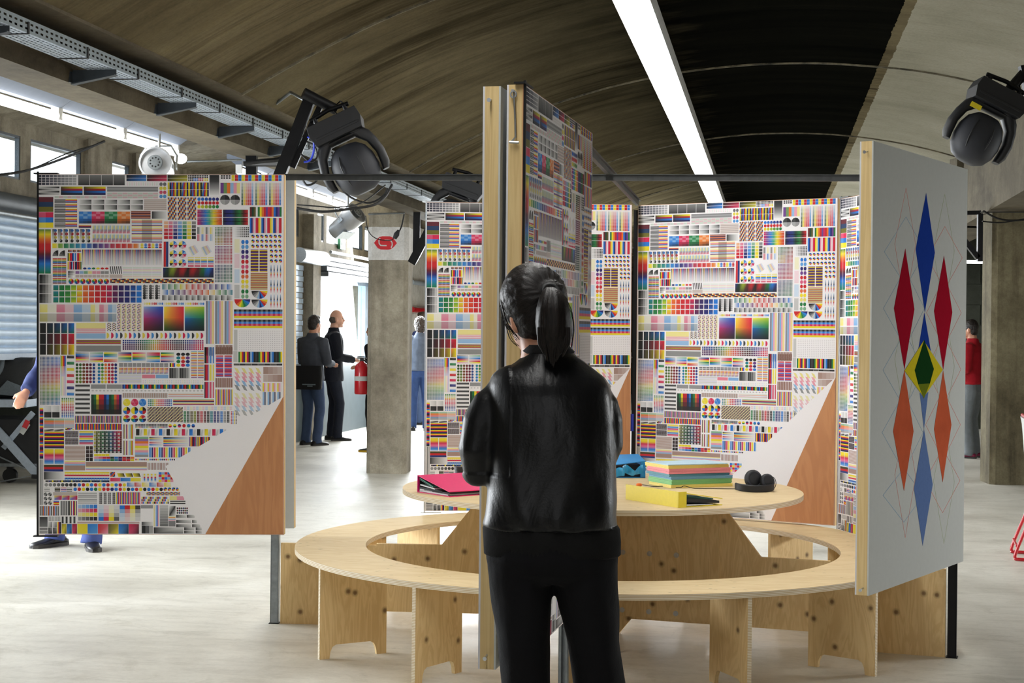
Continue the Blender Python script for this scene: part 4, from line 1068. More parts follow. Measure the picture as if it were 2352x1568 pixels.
b = MB(); n = 128; pts = [(.99*math.cos(2*PI*i/n), .99*math.sin(2*PI*i/n)) for i in range(n)]
b.v = [(x, y, TZ-.024) for x, y in pts]+[(x, y, TZ) for x, y in pts]
b.f = [tuple(range(n))[::-1], tuple(range(n, 2*n))]+[(i, (i+1) % n, n+(i+1) % n, n+i) for i in range(n)]; b.m = [0, 0]+[1]*n
b.build('tabletop', [M['plytop'], M['plyedge']], tb, smooth=40)
posts = {'left': P(631, 1440, 7.94), 'right': P(2186, 1532, 7.26), 'near': Vector((.215, 6.12, 0)), 'far': Vector((.735, 9.30, 0))}
fins = []
for nm, pt in posts.items():
    d = Vector((pt.x-C0.x, pt.y-C0.y, 0)); Lr = d.length; ang = math.atan2(d.y, d.x)
    zz = BZ-.024; zt_ = TZ-.024
    prof = [(.012, 0), (.10, 0), (.16, .075), (Lr-.50, .075), (Lr-.43, .0), (Lr-.03, 0), (Lr-.03, BZ-.026), (1.13, zz-.004), (1.13, .415), (.80, .415), (.585, zt_), (.012, zt_)]
    th = .024
    b = MB(); b.prism([(x, -th/2, z) for x, z in prof], (0, th, 0))
    if nm == 'far' : pass
    f_ = b.build('base_fin', M['ply2'], tb); f_.rotation_euler.z = ang; fins.append(f_)
    # joint plate with bolts
    for sgn in (-1, 1):
        b = MB(); b.box((.03, sgn*th/2, .09), (.60 if nm == 'right' else .42, sgn*(th/2+.018), zt_-.002)); q = b.build('joint_plate', M['ply2'], f_)
        for zz_ in (.12, .405):
            for i in range(3 if nm == 'right' else 2):
                s_ = MB(); x = .12+.135*i; s_.cyl((x, sgn*(th/2+.018), zz_), (x, sgn*(th/2+.021), zz_), .013, 14); s_.cyl((x, sgn*(th/2+.021), zz_), (x, sgn*(th/2+.024), zz_), .007, 6); s_.build('bolt', M['zinc'], f_, smooth=30)
bn = empty('ring_bench', C0, 0, 'circular plywood bench ringing the round table, on upright plywood boards', 'bench')
for i in range(4):
    b = MB(); a0 = math.radians(262+90*i); ring(b, 1.169, 1.513, BZ-.024, BZ, 40, a0+.0009, a0+PI/2-.0009)
    b.build('seat_segment', [M['plytop'], M['plyedge']], bn, smooth=40)
def leg_profile():
    W = .33; h = BZ-.025; p = [(0, 0), (.048, 0), (.052, .03), (.062, .052), (.08, .062)]
    p += [(W-.08, .062), (W-.062, .052), (W-.052, .03), (W-.048, 0), (W, 0), (W, h), (0, h)]
    return p
b = MB(); b.prism([(1.178+x, -.009, z) for x, z in leg_profile()], (0, .018, 0)); lg = b.build('leg_board', M['ply2'], bn)
LA = [209.6, 235.5, 290.5, 319.5, 344.5, 8, 36, 62, 112, 136, 160]
lg.rotation_euler.z = math.radians(LA[0])
for a in LA[1:]:
    c = lg.copy(); COL.objects.link(c); c.rotation_euler.z = math.radians(a)
# edges of the near leg boards are pale: thin facing strips
for a in LA[:4]:
    q = MB(); q.box((1.508, -.0092, 0), (1.5095, .0092, BZ-.025)); o = q.build('leg_edge', M['plyedge'], bn); o.rotation_euler.z = math.radians(a)
for bd_, pn in ((bE1, 'near'), (bE2, 'near'), (bL, 'left'), (bL2, 'left'), (bA, 'far'), (bB, 'far'), (bC, 'right'), (bD, 'right')):
    hx = bd_.matrix_basis.inverted() @ Vector((posts[pn].x, posts[pn].y, bd_.location.z))
    for z_ in (.25, .9, 1.55):
        b = MB(); tx = min(max(hx.x, .01), 1.2); ty = min(max(hx.y, 0), PT)
        e_ = Vector((tx, ty, z_)); g_v = Vector((hx.x, hx.y, z_))-e_; g_v = g_v.normalized()*min(g_v.length, .03); b.cyl(e_+g_v*.5-Vector((0, 0, .03)), e_+g_v*.5+Vector((0, 0, .03)), .009, 10); b.tube([e_, e_+g_v], .006, 6); b.build('hinge', M['zinc'], bd_, smooth=40)
# steel channel posts
PN = {}
lab = {'left': 'galvanised steel channel post under the leftmost chart board', 'right': 'dark steel channel post under the diamond board', 'near': 'steel channel post seen between the woman\'s legs', 'far': 'dark steel post in the gap between the two back chart boards'}
for nm, pt in posts.items():
    d = Vector((pt.x-C0.x, pt.y-C0.y, 0)); ang = math.atan2(d.y, d.x); h = 2.22
    b = MB(); w2 = .019
    b.box((-.02, -w2, 0), (.02, -w2+.003, h)); b.box((-.02, w2-.003, 0), (.02, w2, h)); b.box((-.02, -w2, 0), (-.017, w2, h))
    b.box((.016, -w2, 0), (.02, -w2+.011, h)); b.box((.016, w2-.011, 0), (.02, w2, h))
    o = b.build('steel_post', M['steel'] if nm in ('left', 'near') else M['black_steel'], loc=(pt.x, pt.y, 0), rz=ang); tag(o, lab[nm], 'post', 'posts around the table')
    bb = MB(); bb.box((-.026, -.026, 0), (.026, .026, .004)); bb.build('foot_plate', M['black_steel'], o); PN[nm] = o
def bar(name, a, c, label, w=.02, h=.03):
    a, c = Vector(a), Vector(c); d = (c-a); L = d.length; ang = math.atan2(d.y, d.x)
    b = MB(); b.box((0, -w/2, -h/2), (L, w/2, h/2)); b.box((0, -w/2-.012, h/2-.004), (L, w/2+.0, h/2))
    o = b.build(name, M['bar_steel'], loc=a, rz=ang); o.rotation_euler.y = -math.asin(d.z/L); tag(o, label, 'beam'); return o
pL_, pR_ = P(655, 407, 7.93), P(1990, 404, 7.22)
bar('steel_bar', pL_, (posts['right'].x-.02, posts['right'].y+.02, pR_.z), 'long horizontal steel bar joining the tops of the left and right posts')
bar('steel_bar', (posts['near'].x, posts['near'].y, 2.272), (posts['far'].x, posts['far'].y, 2.262), 'steel bar slanting back from the near post to the back boards')
b = MB(); q = P(1450, 962, 9.27); r_ = P(1458, 990, 9.27); b.box((q.x-.012, 9.27, r_.z), (q.x+.014, 9.275, q.z+.03)); o = b.build('blue_tag', M['blue_cable'], PN['far']); o.matrix_parent_inverse = PN['far'].matrix_basis.inverted()
# ================================================================== THINGS ON THE TABLE
def on_table(px, py): return Z(px, py, TZ)
M['pink'] = mat('magenta_card', rgb(224, 24, 104), .45, var=.03, scale=60)
M['pink_dark'] = mat('magenta_card_spine', rgb(206, 22, 108), .5, var=.03, scale=60)
M['yellow'] = mat('yellow_card', rgb(228, 208, 38), .45, var=.03, scale=60)
M['cyan'] = mat('cyan_card', rgb(22, 138, 204), .45, var=.03, scale=60)
M['satin'] = NT('cyan_satin').m; _b = M['satin'].node_tree.nodes['Principled BSDF']; _b.inputs['Base Color'].default_value = rgb(40, 160, 215); _b.inputs['Roughness'].default_value = .22; _b.inputs['Sheen Weight'].default_value = .4
M['green_card'] = mat('dark_green_divider', rgb(14, 78, 64), .5)
M['teal_card'] = mat('teal_divider', rgb(60, 150, 130), .5)
M['sheet'] = mat('white_sheets', rgb(222, 224, 228), .6, var=.05, scale=200)
M['inner'] = mat('black_lining', rgb(14, 15, 17), .6)
def binder(name, label, A, ang, Lx, Wy, T, tip, mc, ms, parts):
    """A: spine corner on the table, x along the open end towards the fore edge, y along the spine"""
    r = empty(name, (A.x, A.y, TZ), ang, label, 'binder', 'ring binders on the table')
    t = .0035
    b = MB(); b.box((0, 0, 0), (t, Lx, T)); b.build('spine', ms, r)
    b = MB(); b.box((t, 0, 0), (Wy, Lx, t)); b.build('back_cover', mc, r)
    b = MB(); b.prism([(t, 0, T-t), (Wy, 0, tip), (Wy, 0, tip+t), (t, 0, T)], (0, Lx, 0)); b.build('front_cover', mc, r)
    b = MB(); b.box((t, .012, t), (t+.006, Lx-.012, T-t)); b.build('lining', M['inner'], r)
    for (m_, x0, x1, z0, z1, h) in parts:
        b = MB(); b.prism([(x0, .006, z0), (x1, .006, z1), (x1, .006, z1+h), (x0, .006, z0+h)], (0, Lx-.02, 0)); b.build('papers', m_, r)
    return r
# pink binder: open end faces us, thick spine at the left
a = on_table(958, 1130); a2 = on_table(1062, 1145)
ang = math.atan2(a2.y-a.y, a2.x-a.x)
binder('ring_binder', 'magenta ring binder with green dividers at the left of the round table', a, ang-.03, .30, .27, .082, .022, M['pink'], M['pink_dark'],
  [(M['teal_card'], .012, .125, .066, .034, .004), (M['green_card'], .012, .125, .060, .030, .003), (M['sheet'], .018, .14, .034, .024, .006), (M['inner'], .012, .20, .02, .014, .008), (M['sheet'], .014, .12, .012, .010, .006), (M['sheet'], .012, .25, .0045, .0045, .006), (M['inner'], .05, .262, .012, .012, .007)])
# yellow binder: spine runs away to the left, open end at the right
s1 = on_table(1558, 1166); s2 = on_table(1385, 1138)
ang = math.atan2(s2.y-s1.y, s2.x-s1.x)       # along the spine
r = empty('ring_binder', (s1.x, s1.y, TZ), ang-PI/2, 'yellow ring binder lying with its spine towards us right of the woman', 'binder', 'ring binders on the table')
# local y runs along the spine, local x towards the fore edge (away and to the right)
Lx, Wy, T, tip, t = .40, .25, .070, .028, .0035
b = MB(); b.box((0, 0, 0), (t, Lx, T)); b.build('spine', M['yellow'], r)
end = on_table(1712, 1150)
b = MB(); b.box((t, 0, 0), (Wy, Lx, t)); b.build('back_cover', M['yellow'], r)
b = MB(); b.prism([(t, 0, T-t), (Wy, 0, tip), (Wy, 0, tip+t), (t, 0, T)], (0, Lx, 0)); b.build('front_cover', M['yellow'], r)
b = MB(); b.box((0, -.001, 0), (.045, .003, T)); b.build('spine_end', M['yellow'], r)
for (m_, x0, x1, z0, z1, h) in [(M['green_card'], .04, .20, .040, .028, .014), (M['inner'], .04, .235, .022, .010, .028), (M['sheet'], .045, .20, .006, .005, .006), (M['sheet'], .05, .17, .055, .042, .003), (M['inner'], .04, .05, .004, .004, .054)]:
    b = MB(); b.prism([(x0, .004, z0), (x1, .004, z1), (x1, .004, z1+h*.4), (x0, .004, z0+h)], (0, Lx-.02, 0)); b.build('papers', m_, r)
YB_ = r
# blue box file with satin ribbon
q0 = on_table(1484, 1098); r = empty('box_file', (q0.x-.27, q0.y, TZ), .10, 'cyan box file with its lid ajar, behind the yellow binder', 'box')
b = MB(); t = .003
b.box((0, 0, 0), (.27, .22, t)); b.box((0, .217, 0), (.27, .22, .06)); b.build('tray', M['cyan'], r)
b = MB(); b.box((.245, 0, 0), (.27, .22, .088)); b.build('side', M['cyan'], r)
b = MB(); b.prism([(-.02, -.01, .052), (.27, 0, .088), (.27, .22, .108), (-.02, .22, .10)], (0, 0, .003)); b.build('lid', M['cyan'], r)
b = MB(); b.prism([(.02, .03, .0), (.245, .03, 0), (.245, .03, .07), (.02, .03, .045)], (0, .16, 0)); b.build('dark_inside', M['inner'], r)
b = MB()
for i, (x0, x1, zc, ph) in enumerate(((-.06, .10, .028, 0), (.02, .15, .03, 1.7), (.14, .25, .045, .6))):
    rings = []
    for j in range(22):
        s = j/21; x = x0+(x1-x0)*s; zz = zc-.006+.010*math.sin(s*7+ph); y = -.02-.014*math.cos(s*11+ph); w_ = .010+.014*abs(math.sin(s*4+ph))
        rings.append([(x, y, max(zz-w_, .001)), (x+.004*math.sin(9*s), y-.004, zz), (x, y, zz+w_), (x, y+.002, zz)])
    b.loft(rings)
rb_ = b.build('satin_ribbon', M['satin'], r, smooth=80)
# stack of coloured paper: each ream a thing
st0 = on_table(1541, 1121); st1 = on_table(1690, 1116)
ang = math.atan2(st1.y-st0.y, st1.x-st0.x); Ls = .355
ream = [('pale yellow paper ream at the bottom of the coloured stack', (236, 214, 110), .016, .0), ('light green paper ream in the coloured stack', (132, 196, 124), .026, .004), ('blue paper ream, lower of two in the stack', (108, 158, 186), .015, .0), ('teal blue paper ream, upper of two in the stack', (84, 142, 156), .014, -.01), ('pink paper ream in the coloured stack', (228, 138, 146), .026, -.012), ('bright yellow paper ream near the top of the stack', (228, 206, 104), .017, -.016), ('pale blue sheets on top of the coloured paper stack', (176, 206, 220), .005, -.018)]
z = TZ
for i, (lb, c, h, dx) in enumerate(ream):
    m_ = mat('paper_%d' % i, rgb(*c), .6, var=.03, scale=120)
    b = MB(); nl = max(2, int(h/.0035)); o_ = Vector((dx, .0, 0))
    rnd = random.Random(i)
    for j in range(nl):
        e1, e2 = rnd.uniform(-.0022, .0022), rnd.uniform(-.002, .002)
        b.box((o_.x+e1, o_.y+e2, h*j/nl), (o_.x+Ls-(.012 if i > 5 else 0)+e1, o_.y+.235+e2, h*(j+1)/nl-.0004))
    o = b.build('paper_ream', m_, loc=(st0.x, st0.y, z), rz=ang+(.02 if i % 2 else -.015)); tag(o, lb, 'paper', 'coloured paper reams in the stack'); z += h
# headphones
hp = on_table(1735, 1128); r = empty('headphones', (hp.x, hp.y, TZ), .12, 'black over-ear headphones lying on the table beside the paper stack', 'headphones')
b = MB()
pts = [(.095*math.cos(t)*1.0, .02+.085*math.sin(t)*.9, .020+.003*math.cos(2*t)) for t in [PI*.98+PI*1.06*i/18 for i in range(19)]]
rings = []
for i, p in enumerate(pts):
    t = Vector(pts[min(i+1, 18)])-Vector(pts[max(i-1, 0)]); t.normalize(); n_ = Vector((-t.y, t.x, 0))
    w_ = .019; rings.append([Vector(p)+n_*.003+Vector((0, 0, -w_)), Vector(p)-n_*.004+Vector((0, 0, -w_*.8)), Vector(p)-n_*.004+Vector((0, 0, w_*.8)), Vector(p)+n_*.003+Vector((0, 0, w_))])
b.loft(rings); b.build('headband', M['matt_black'], r, smooth=60, bevel=.002)
for nm, cx, cy, cz, rr, ry_ in (('ear_cup', -.002, .03, .056, .050, .024), ('ear_cup', .062, .008, .048, .040, .024)):
    b = MB(); rot = Matrix.Rotation(.25, 3, 'Z') @ Matrix.Rotation(-.25, 3, 'X')
    b.ell((cx, cy, cz), rr, ry_, rr*.98, 24, 12, rot); e_ = b.build(nm, M['matt_black'], r, smooth=80)
    b = MB(); pts = [Vector((cx, cy-ry_*.55, cz))+rot @ Vector((rr*.72*math.cos(q), 0, rr*.72*math.sin(q))) for q in [2*PI*i/24 for i in range(24)]]
    b.tube(pts, .0085, 8, closed=True); b.build('ear_pad', M['lamp_grey'], e_, smooth=80)
b = MB(); pts = [Vector((.088+.006*math.cos(q), .02+.012*math.sin(q), .040+.034*math.sin(q))) for q in [0]]
pts = [Vector((.082+.022*math.cos(q), .0, .040+.032*math.sin(q))) for q in [-1.9+3.8*i/16 for i in range(17)]]
b.tube(pts, .0018, 6); b.build('wire_loop', M['matt_black'], r, smooth=60)
b = MB(); cpx = [(1688, 1116, 0), (1668, 1120, 0), (1650, 1116, 0), (1632, 1116, 0), (1612, 1121, 0), (1592, 1120, 0), (1572, 1110, 4), (1562, 1105, 6), (1557, 1114, 2), (1540, 1119, 0), (1520, 1117, 0), (1502, 1118, 0), (1484, 1115, 0), (1470, 1113, 0)]
pts = []
for x, y, u_ in cpx:
    p = on_table(x, y+u_*1.5); p.y = min(p.y, st0.y-.012) if 1545 < x < 1690 else p.y; p.z = TZ+.002+u_*.002; pts.append(p)
def smoothpts(p, k_=4):
    p = [Vector(q) for q in p]; o = []
    for i in range(len(p)-1):
        a, b_, c, d = p[max(i-1, 0)], p[i], p[i+1], p[min(i+2, len(p)-1)]
        for j in range(k_):
            t = j/k_; o.append(.5*((2*b_)+(-a+c)*t+(2*a-5*b_+4*c-d)*t*t+(-a+3*b_-3*c+d)*t*t*t))
    return o+[p[-1]]
b.tube(smoothpts(pts), .0018, 6); o = b.build('headphone_cable', M['cable'], smooth=60); tag(o, 'thin black headphone cable trailing in front of the coloured paper stack', 'cable')
b = MB(); p = on_table(1468, 1117); b.ell((p.x, p.y, TZ+.009), .016, .012, .009, 12, 8); o = b.build('orange_plug', mat('orange_plastic', rgb(230, 110, 30), .4), smooth=80); tag(o, 'small orange plug at the end of the headphone cable', 'plug')
b = MB(); p = on_table(1056, 1094); b.loft([b.oval((0, 0, z_), r_, r_, 18) for z_, r_ in ((0, .02), (.003, .024), (.035, .027), (.036, .030), (.052, .030), (.053, .022))]); o = b.build('dark_jar', M['lamp_grey'], loc=(p.x, p.y, TZ), smooth=40); tag(o, 'small dark jar on the table behind the magenta binder', 'jar')

# ================================================================== LIGHTS AND CEILING FITTINGS
def zline(name, x0, y0, x1, y1, z):   # end points at one height through two sight lines
    return Z(x0, y0, z), Z(x1, y1, z)
# central continuous strip light
a, c = Z(1460, 2, 3.62), Z(1650, 470, 3.62)
d = (c-a).normalized(); a = a-d*8.2; Ltot = (c-a).length+6
ang = math.atan2(d.y, d.x); n_seg = 18
r = empty('strip_light', (a.x, a.y, 3.62), ang, 'long glowing white strip light hanging under the dark crown of the vault', 'light')
L_ = Ltot/n_seg; proto = []
b = MB(); b.box((.0, -.118, .0), (L_, .118, .05)); b.box((0, -.118, -.062), (L_, -.114, 0)); b.box((0, .114, -.062), (L_, .118, 0)); proto.append(b.build('housing', M['white_enamel'], r))
b = MB(); b.box((.0015, -.113, -.058), (L_-.0015, .113, -.005)); proto.append(b.build('diffuser', M['strip'], r))
b = MB(); b.cyl((L_/2, 0, .05), (L_/2, 0, .22), .006, 8); proto.append(b.build('hanger', M['steel'], r))
for i in range(1, n_seg):
    for q in proto: cc = q.copy(); COL.objects.link(cc); cc.location.x = L_*i
# side-aisle fluorescent runs
ZF = 3.02
def fluo(x0, y0, x1, y1, n, lab):
    a, c = Z(x0, y0, ZF), Z(x1, y1, ZF); L_ = (c-a).length/n; d = (c-a).normalized(); ang = math.atan2(d.y, d.x)
    r = empty('fluorescent_light', (a.x, a.y, ZF), ang, lab, 'light'); pr_o = []
    b = MB(); b.prism([(.0, -.03, .06), (.0, .03, .06), (.0, .12, .12), (.0, .12, .16), (.0, -.12, .16), (.0, -.12, .12)], (L_-.004, 0, 0)); pr_o.append(b.build('reflector_trough', M['trough'], r))
    b = MB(); b.cyl((.03, 0, .0), (L_-.03, 0, .0), .036, 14); pr_o.append(b.build('tube', M['tube'], r, smooth=40))
    for x_ in (0, L_-.034):
        b = MB(); b.box((x_, -.03, -.025), (x_+.03, .03, .06)); o_ = b.build('lamp_holder', M['white_enamel'], r); pr_o.append(o_)
    b = MB(); b.cyl((L_*.8, 0, .15), (L_*.8, 0, .42), .008, 8); pr_o.append(b.build('hanger', M['zinc'], r))
    for i in range(1, n):
        for q in pr_o: cc = q.copy(); COL.objects.link(cc); cc.location.x = L_*i
fluo(-560, 60, 405, 350, 5, 'bright fluorescent batten run over the left aisle, above the clerestory windows')
fluo(548, 392, 800, 476, 5, 'farther fluorescent batten run ending by the silver spotlight near the emblem pillar')
# silver theatre cans
def can(px, py, Y, aim, scale, label):
    p = P(px, py, Y); r = empty('silver_spotlight', p, 0, label, 'spotlight')
    r.rotation_euler = Vector(aim).to_track_quat('Z', 'Y').to_euler(); r.scale = (scale,)*3
    b = MB(); prof = [(-.24, .03), (-.235, .075), (-.20, .10), (-.12, .105), (-.05, .105), (.02, .128), (.15, .13), (.155, .135), (.165, .135), (.165, .12), (.12, .118)]
    b.loft([b.oval((0, 0, z_), r_, r_, 28) for z_, r_ in prof]); b.build('can', M['silver'], r, smooth=40)
    b = MB(); b.loft([b.oval((0, 0, z_), r_, r_, 24) for z_, r_ in ((.10, .05), (.172, .062), (.178, .058), (.178, .001))]); f_ = b.build('fan_hub', M['steel'], r, smooth=30)
    for i in range(9):
        b = MB(); t = 2*PI*i/9; b.cyl((.038*math.cos(t), .038*math.sin(t), .176), (.038*math.cos(t), .038*math.sin(t), .1795), .0075, 8); b.build('vent_hole', M['inner'], f_)
    b = MB(); b.box((-.15, -.02, -.03), (-.135, .02, .03)); b.box((.135, -.02, -.03), (.15, .02, .03)); b.tube([(-.145, 0, 0), (-.15, .10, 0), (-.10, .18, 0), (.10, .18, 0), (.15, .10, 0), (.145, 0, 0)], .009, 8); b.build('yoke', M['zinc'], r, smooth=50)
    b = MB(); b.box((-.12, -.12, -.175), (.12, -.113, -.05)); b.build('colour_flap', M['zinc'], r)
    b = MB(); b.cyl((p.x, p.y+.02, p.z+.05), (p.x, p.y+.02, 3.5), .012, 8); o_ = b.build('stem', M['zinc'], r, smooth=50); o_.matrix_parent_inverse = (Matrix.Translation(p) @ r.rotation_euler.to_matrix().to_4x4() @ Matrix.Scale(scale, 4)).inverted()
    b = MB(); b.ell((.15, .12, -.18), .055, .045, .05, 14, 8); b.build('bulb', M['glow'], r, smooth=80)
    return r
can(364, 384, 13.0, (.05, -.9, .12), 1.0, 'polished silver spotlight with a round perforated hub above the leftmost board')
can(798, 508, 17.8, (.62, -.35, .5), 1.0, 'polished silver spotlight hanging beside the pillar with the red emblem')
# perforated cable tray on brackets along the left beam
TV, TZ0 = -3.362, 2.80
t0 = H(TV, 5.6, TZ0); tc = H(TV, 18.0, TZ0); d = (tc-t0).normalized(); Lt = (tc-t0).length; ang = math.atan2(d.y, d.x)
tr_ = empty('cable_tray', (t0.x, t0.y, TZ0), ang, 'long perforated grey cable tray on brackets along the left concrete beam', 'cable tray')
# local: x along, y<0 is towards the hall. tray box .16 wide, .10 high
def lattice(name, m_, L, rows, pt, p_, slot, par):
    """strip in (x, s) with slotted holes; pt maps (x, s) to a 3-D point"""
    b = MB(); nn = int(L/p_)
    S = [0]
    for (s0, s1) in rows: S += [s0, s1]
    S.append(1.0)
    for k_ in range(0, len(S)-1, 2):                     # solid bands
        b.add([pt(0, S[k_]), pt(L, S[k_]), pt(L, S[k_+1]), pt(0, S[k_+1])], [(0, 1, 2, 3)])
    for (s0, s1) in rows:
        for i in range(nn):
            x0 = i*p_+slot; x1 = (i+1)*p_
            b.add([pt(x0, s0), pt(x1, s0), pt(x1, s1), pt(x0, s1)], [(0, 1, 2, 3)])
    o = b.build(name, m_, par); s_ = o.modifiers.new('t', 'SOLIDIFY'); s_.thickness = .0018; return o
lattice('side_rail', M['tray'], Lt, [(.22, .38), (.60, .76)], lambda x, s: (x, -.075, s*.062), .05, .026, tr_)
lattice('side_rail', M['tray'], Lt, [(.22, .38), (.60, .76)], lambda x, s: (x, .075, s*.062), .05, .026, tr_)
lattice('tray_floor', M['tray_under'], Lt, [(.10, .17), (.27, .34), (.46, .53), (.63, .70), (.82, .89)], lambda x, s: (x, -.075+.15*s, 0), .034, .020, tr_)
b = MB()
for i in range(7):
    rr = .009+.003*(i % 3); pts = [(Lt*j/30, -.055+.018*i+.008*math.sin(j*1.3+i*2), rr+.004+.012*((i*j) % 3)) for j in range(31)]; b.tube(pts, rr, 6)
o = b.build('cables', M['cable'], smooth=60); o.location = tr_.location; o.rotation_euler = tr_.rotation_euler; tag(o, 'bundle of dark cables lying in the perforated cable tray', 'cable')
x = .35
while x < Lt:
    b = MB(); b.box((x, -.079, -.005), (x+.014, .079, -.002)); b.box((x, -.080, -.005), (x+.014, -.076, .05)); b.build('cable_tie', M['cable'], tr_); x += .62
# triangular brackets: top runs under the tray to the beam face
for i, px in enumerate((14, 261, 446, 580, 690, 775)):
    q = PL(px, 300, H(TV+.075, 0), (CT, -ST, 0)); s = toH(q)[0+1]-5.6
    b = MB(); b.prism([(s, -.085, -.004), (s, .158, -.004), (s, .158, -.075), (s, .145, -.075), (s, -.085, -.03)], (.006, 0, 0))
    b.prism([(s-.018, -.085, -.031), (s-.018, .150, -.076), (s-.018, .150, -.080), (s-.018, -.085, -.035)], (.04, 0, 0)); b.box((s-.03, .150, -.07), (s+.03, .158, .06)); b.build('bracket', M['bracket'], tr_)

# moving-head stage lights on black steel frames
def moving_head(px, py, Y, tilt, label, sticker=False, yaw=0.0):
    p = P(px, py, Y); r = empty('stage_light', p, 0, label, 'stage light', 'moving head stage lights')
    r.rotation_euler = (0, tilt, yaw)
    b = MB(); b.prism([(-.17, -.11, -.01), (-.15, -.11, -.075), (.15, -.11, -.075), (.17, -.11, -.01), (.16, -.11, .055), (-.16, -.11, .055)], (0, .22, 0)); b.box((-.14, -.114, -.045), (.14, -.109, -.03)); b.build('base', M['matt_black'], r, bevel=.008)
    b = MB()
    for s in (-1, 1):
        b.loft([b.oval((s*x, 0, z_), rx, ry, 14, pw=.7) for x, z_, rx, ry in ((.09, -.07, .06, .06), (.125, -.10, .05, .06), (.165, -.16, .032, .055), (.185, -.24, .028, .055), (.182, -.32, .028, .05), (.17, -.36, .02, .035))])
    b.loft([b.oval((x, 0, -.085), .02, .06, 12, ax=(0, 0, 1)) for x in (-.13, 0, .13)])
    b.build('yoke', M['matt_black'], r, smooth=60)
    b = MB(); b.loft([b.oval((0, 0, z_), rx, ry, 24, pw=.85) for z_, rx, ry in ((-.125, .03, .03), (-.135, .075, .07), (-.17, .115, .10), (-.23, .140, .12), (-.30, .146, .125), (-.36, .135, .118), (-.41, .105, .095), (-.435, .06, .05))]); hd = b.build('lamp_head', M['lamp_grey'], r, smooth=50)
    for s in (-.5, .35):
        b = MB(); pts = [(s*.146*math.sin(q)*1.0, -.128*math.sin(q)*.93-.002, -.285-.15*math.cos(q)) for q in [.5+2.1*i/14 for i in range(15)]]; b.tube(pts, .005, 6); b.build('seam', M['matt_black'], hd, smooth=60)
    b = MB(); b.cyl((-.10, 0, .05), (-.10, 0, .10), .015, 10); b.cyl((.10, 0, .05), (.10, 0, .10), .015, 10); b.tube([(-.13, 0, .10), (0, 0, .115), (.13, 0, .10)], .014, 8); b.tube([(.05, .03, .05), (.02, .05, .12), (.09, .04, .14), (.12, .0, .09)], .005, 6); b.build('clamp', M['black_steel'], r, smooth=50)
    if sticker:
        b = MB(); b.box((-.145, -.068, -.135), (-.075, -.0635, -.105)); q = b.build('yellow_sticker', M['yellow'], r); q.rotation_euler.y = 0
    return r
moving_head(772, 292, 9.6, math.radians(-26), 'black moving-head stage light hanging at the left below the concrete vault')
moving_head(2292, 226, 9.6, math.radians(27), 'black moving-head stage light with a yellow sticker at the upper right', True)
r = moving_head(1064, 428, 12.6, math.radians(20), 'distant black stage light half hidden behind the pine-edged board')
M['box_steel'] = M['black_steel']
def sq(b, p, q, w_):                      # square bar
    p, q = Vector(p), Vector(q); t = (q-p).normalized(); a = t.cross(Vector((0, 1, 0))).normalized()*w_/2; c = t.cross(a).normalized()*w_/2
    b.loft([[x+a+c, x+a-c, x-a-c, x-a+c] for x in (p, q)])
Yl = 9.75
fr = MB(); sq(fr, P(636, 420, Yl), P(714, 222, Yl), .07); o = fr.build('lighting_bracket', M['black_steel'], off=P(575, 410, Yl)); r = o; tag(r, 'black steel frame carrying the left stage light', 'frame')
def sub(name, m_, fn, par):
    b = MB(); fn(b); off = par.location; b.v = [tuple(Vector(p)-off) for p in b.v]; q = b.build(name, m_, par, smooth=50); return q
sub('tube', M['black_steel'], lambda b: b.cyl(P(697, 213, Yl-.1), P(772, 252, Yl-.02), .034, 16), r)
sub('brace', M['black_steel'], lambda b: sq(b, P(672, 385, Yl+.05), P(735, 245, Yl+.05), .035), r)
sub('rod', M['steel'], lambda b: (b.tube([P(590, 272, 10.8), P(668, 212, Yl+.1), P(716, 240, Yl)], .010, 8)), r)
sub('upright', M['black_steel'], lambda b: sq(b, P(578, 306, 11.2), P(578, 480, 11.2), .075), r)
sub('beam', M['black_steel'], lambda b: sq(b, P(560, 376, 11.2), P(655, 376, Yl+.2), .03), r)
q = P(578, 306, 11.2)
sub('hanger', M['black_steel'], lambda b: b.box((q.x-.06, q.y-.06, q.z), (q.x+.06, q.y+.06, 2.735)), r)
o = MB(); a_ = P(2352, 150, 9.6); o.cyl(P(2305, 222, 9.65), P(2420, 90, 9.65), .032, 14); o = o.build('lighting_bracket', M['black_steel'], off=P(2420, 90, 9.65)); tag(o, 'black steel tube carrying the right stage light', 'frame')
sub('upright', M['black_steel'], lambda b: sq(b, P(2352, 150, 9.65), P(2390, 330, 9.65), .06), o)
sub('ceiling_bracket', M['black_steel'], lambda b: b.box((P(2420, 90, 9.65).x-.06, 9.59, P(2420, 90, 9.65).z-.02), (P(2420, 90, 9.65).x+.06, 9.71, 3.62)), o)
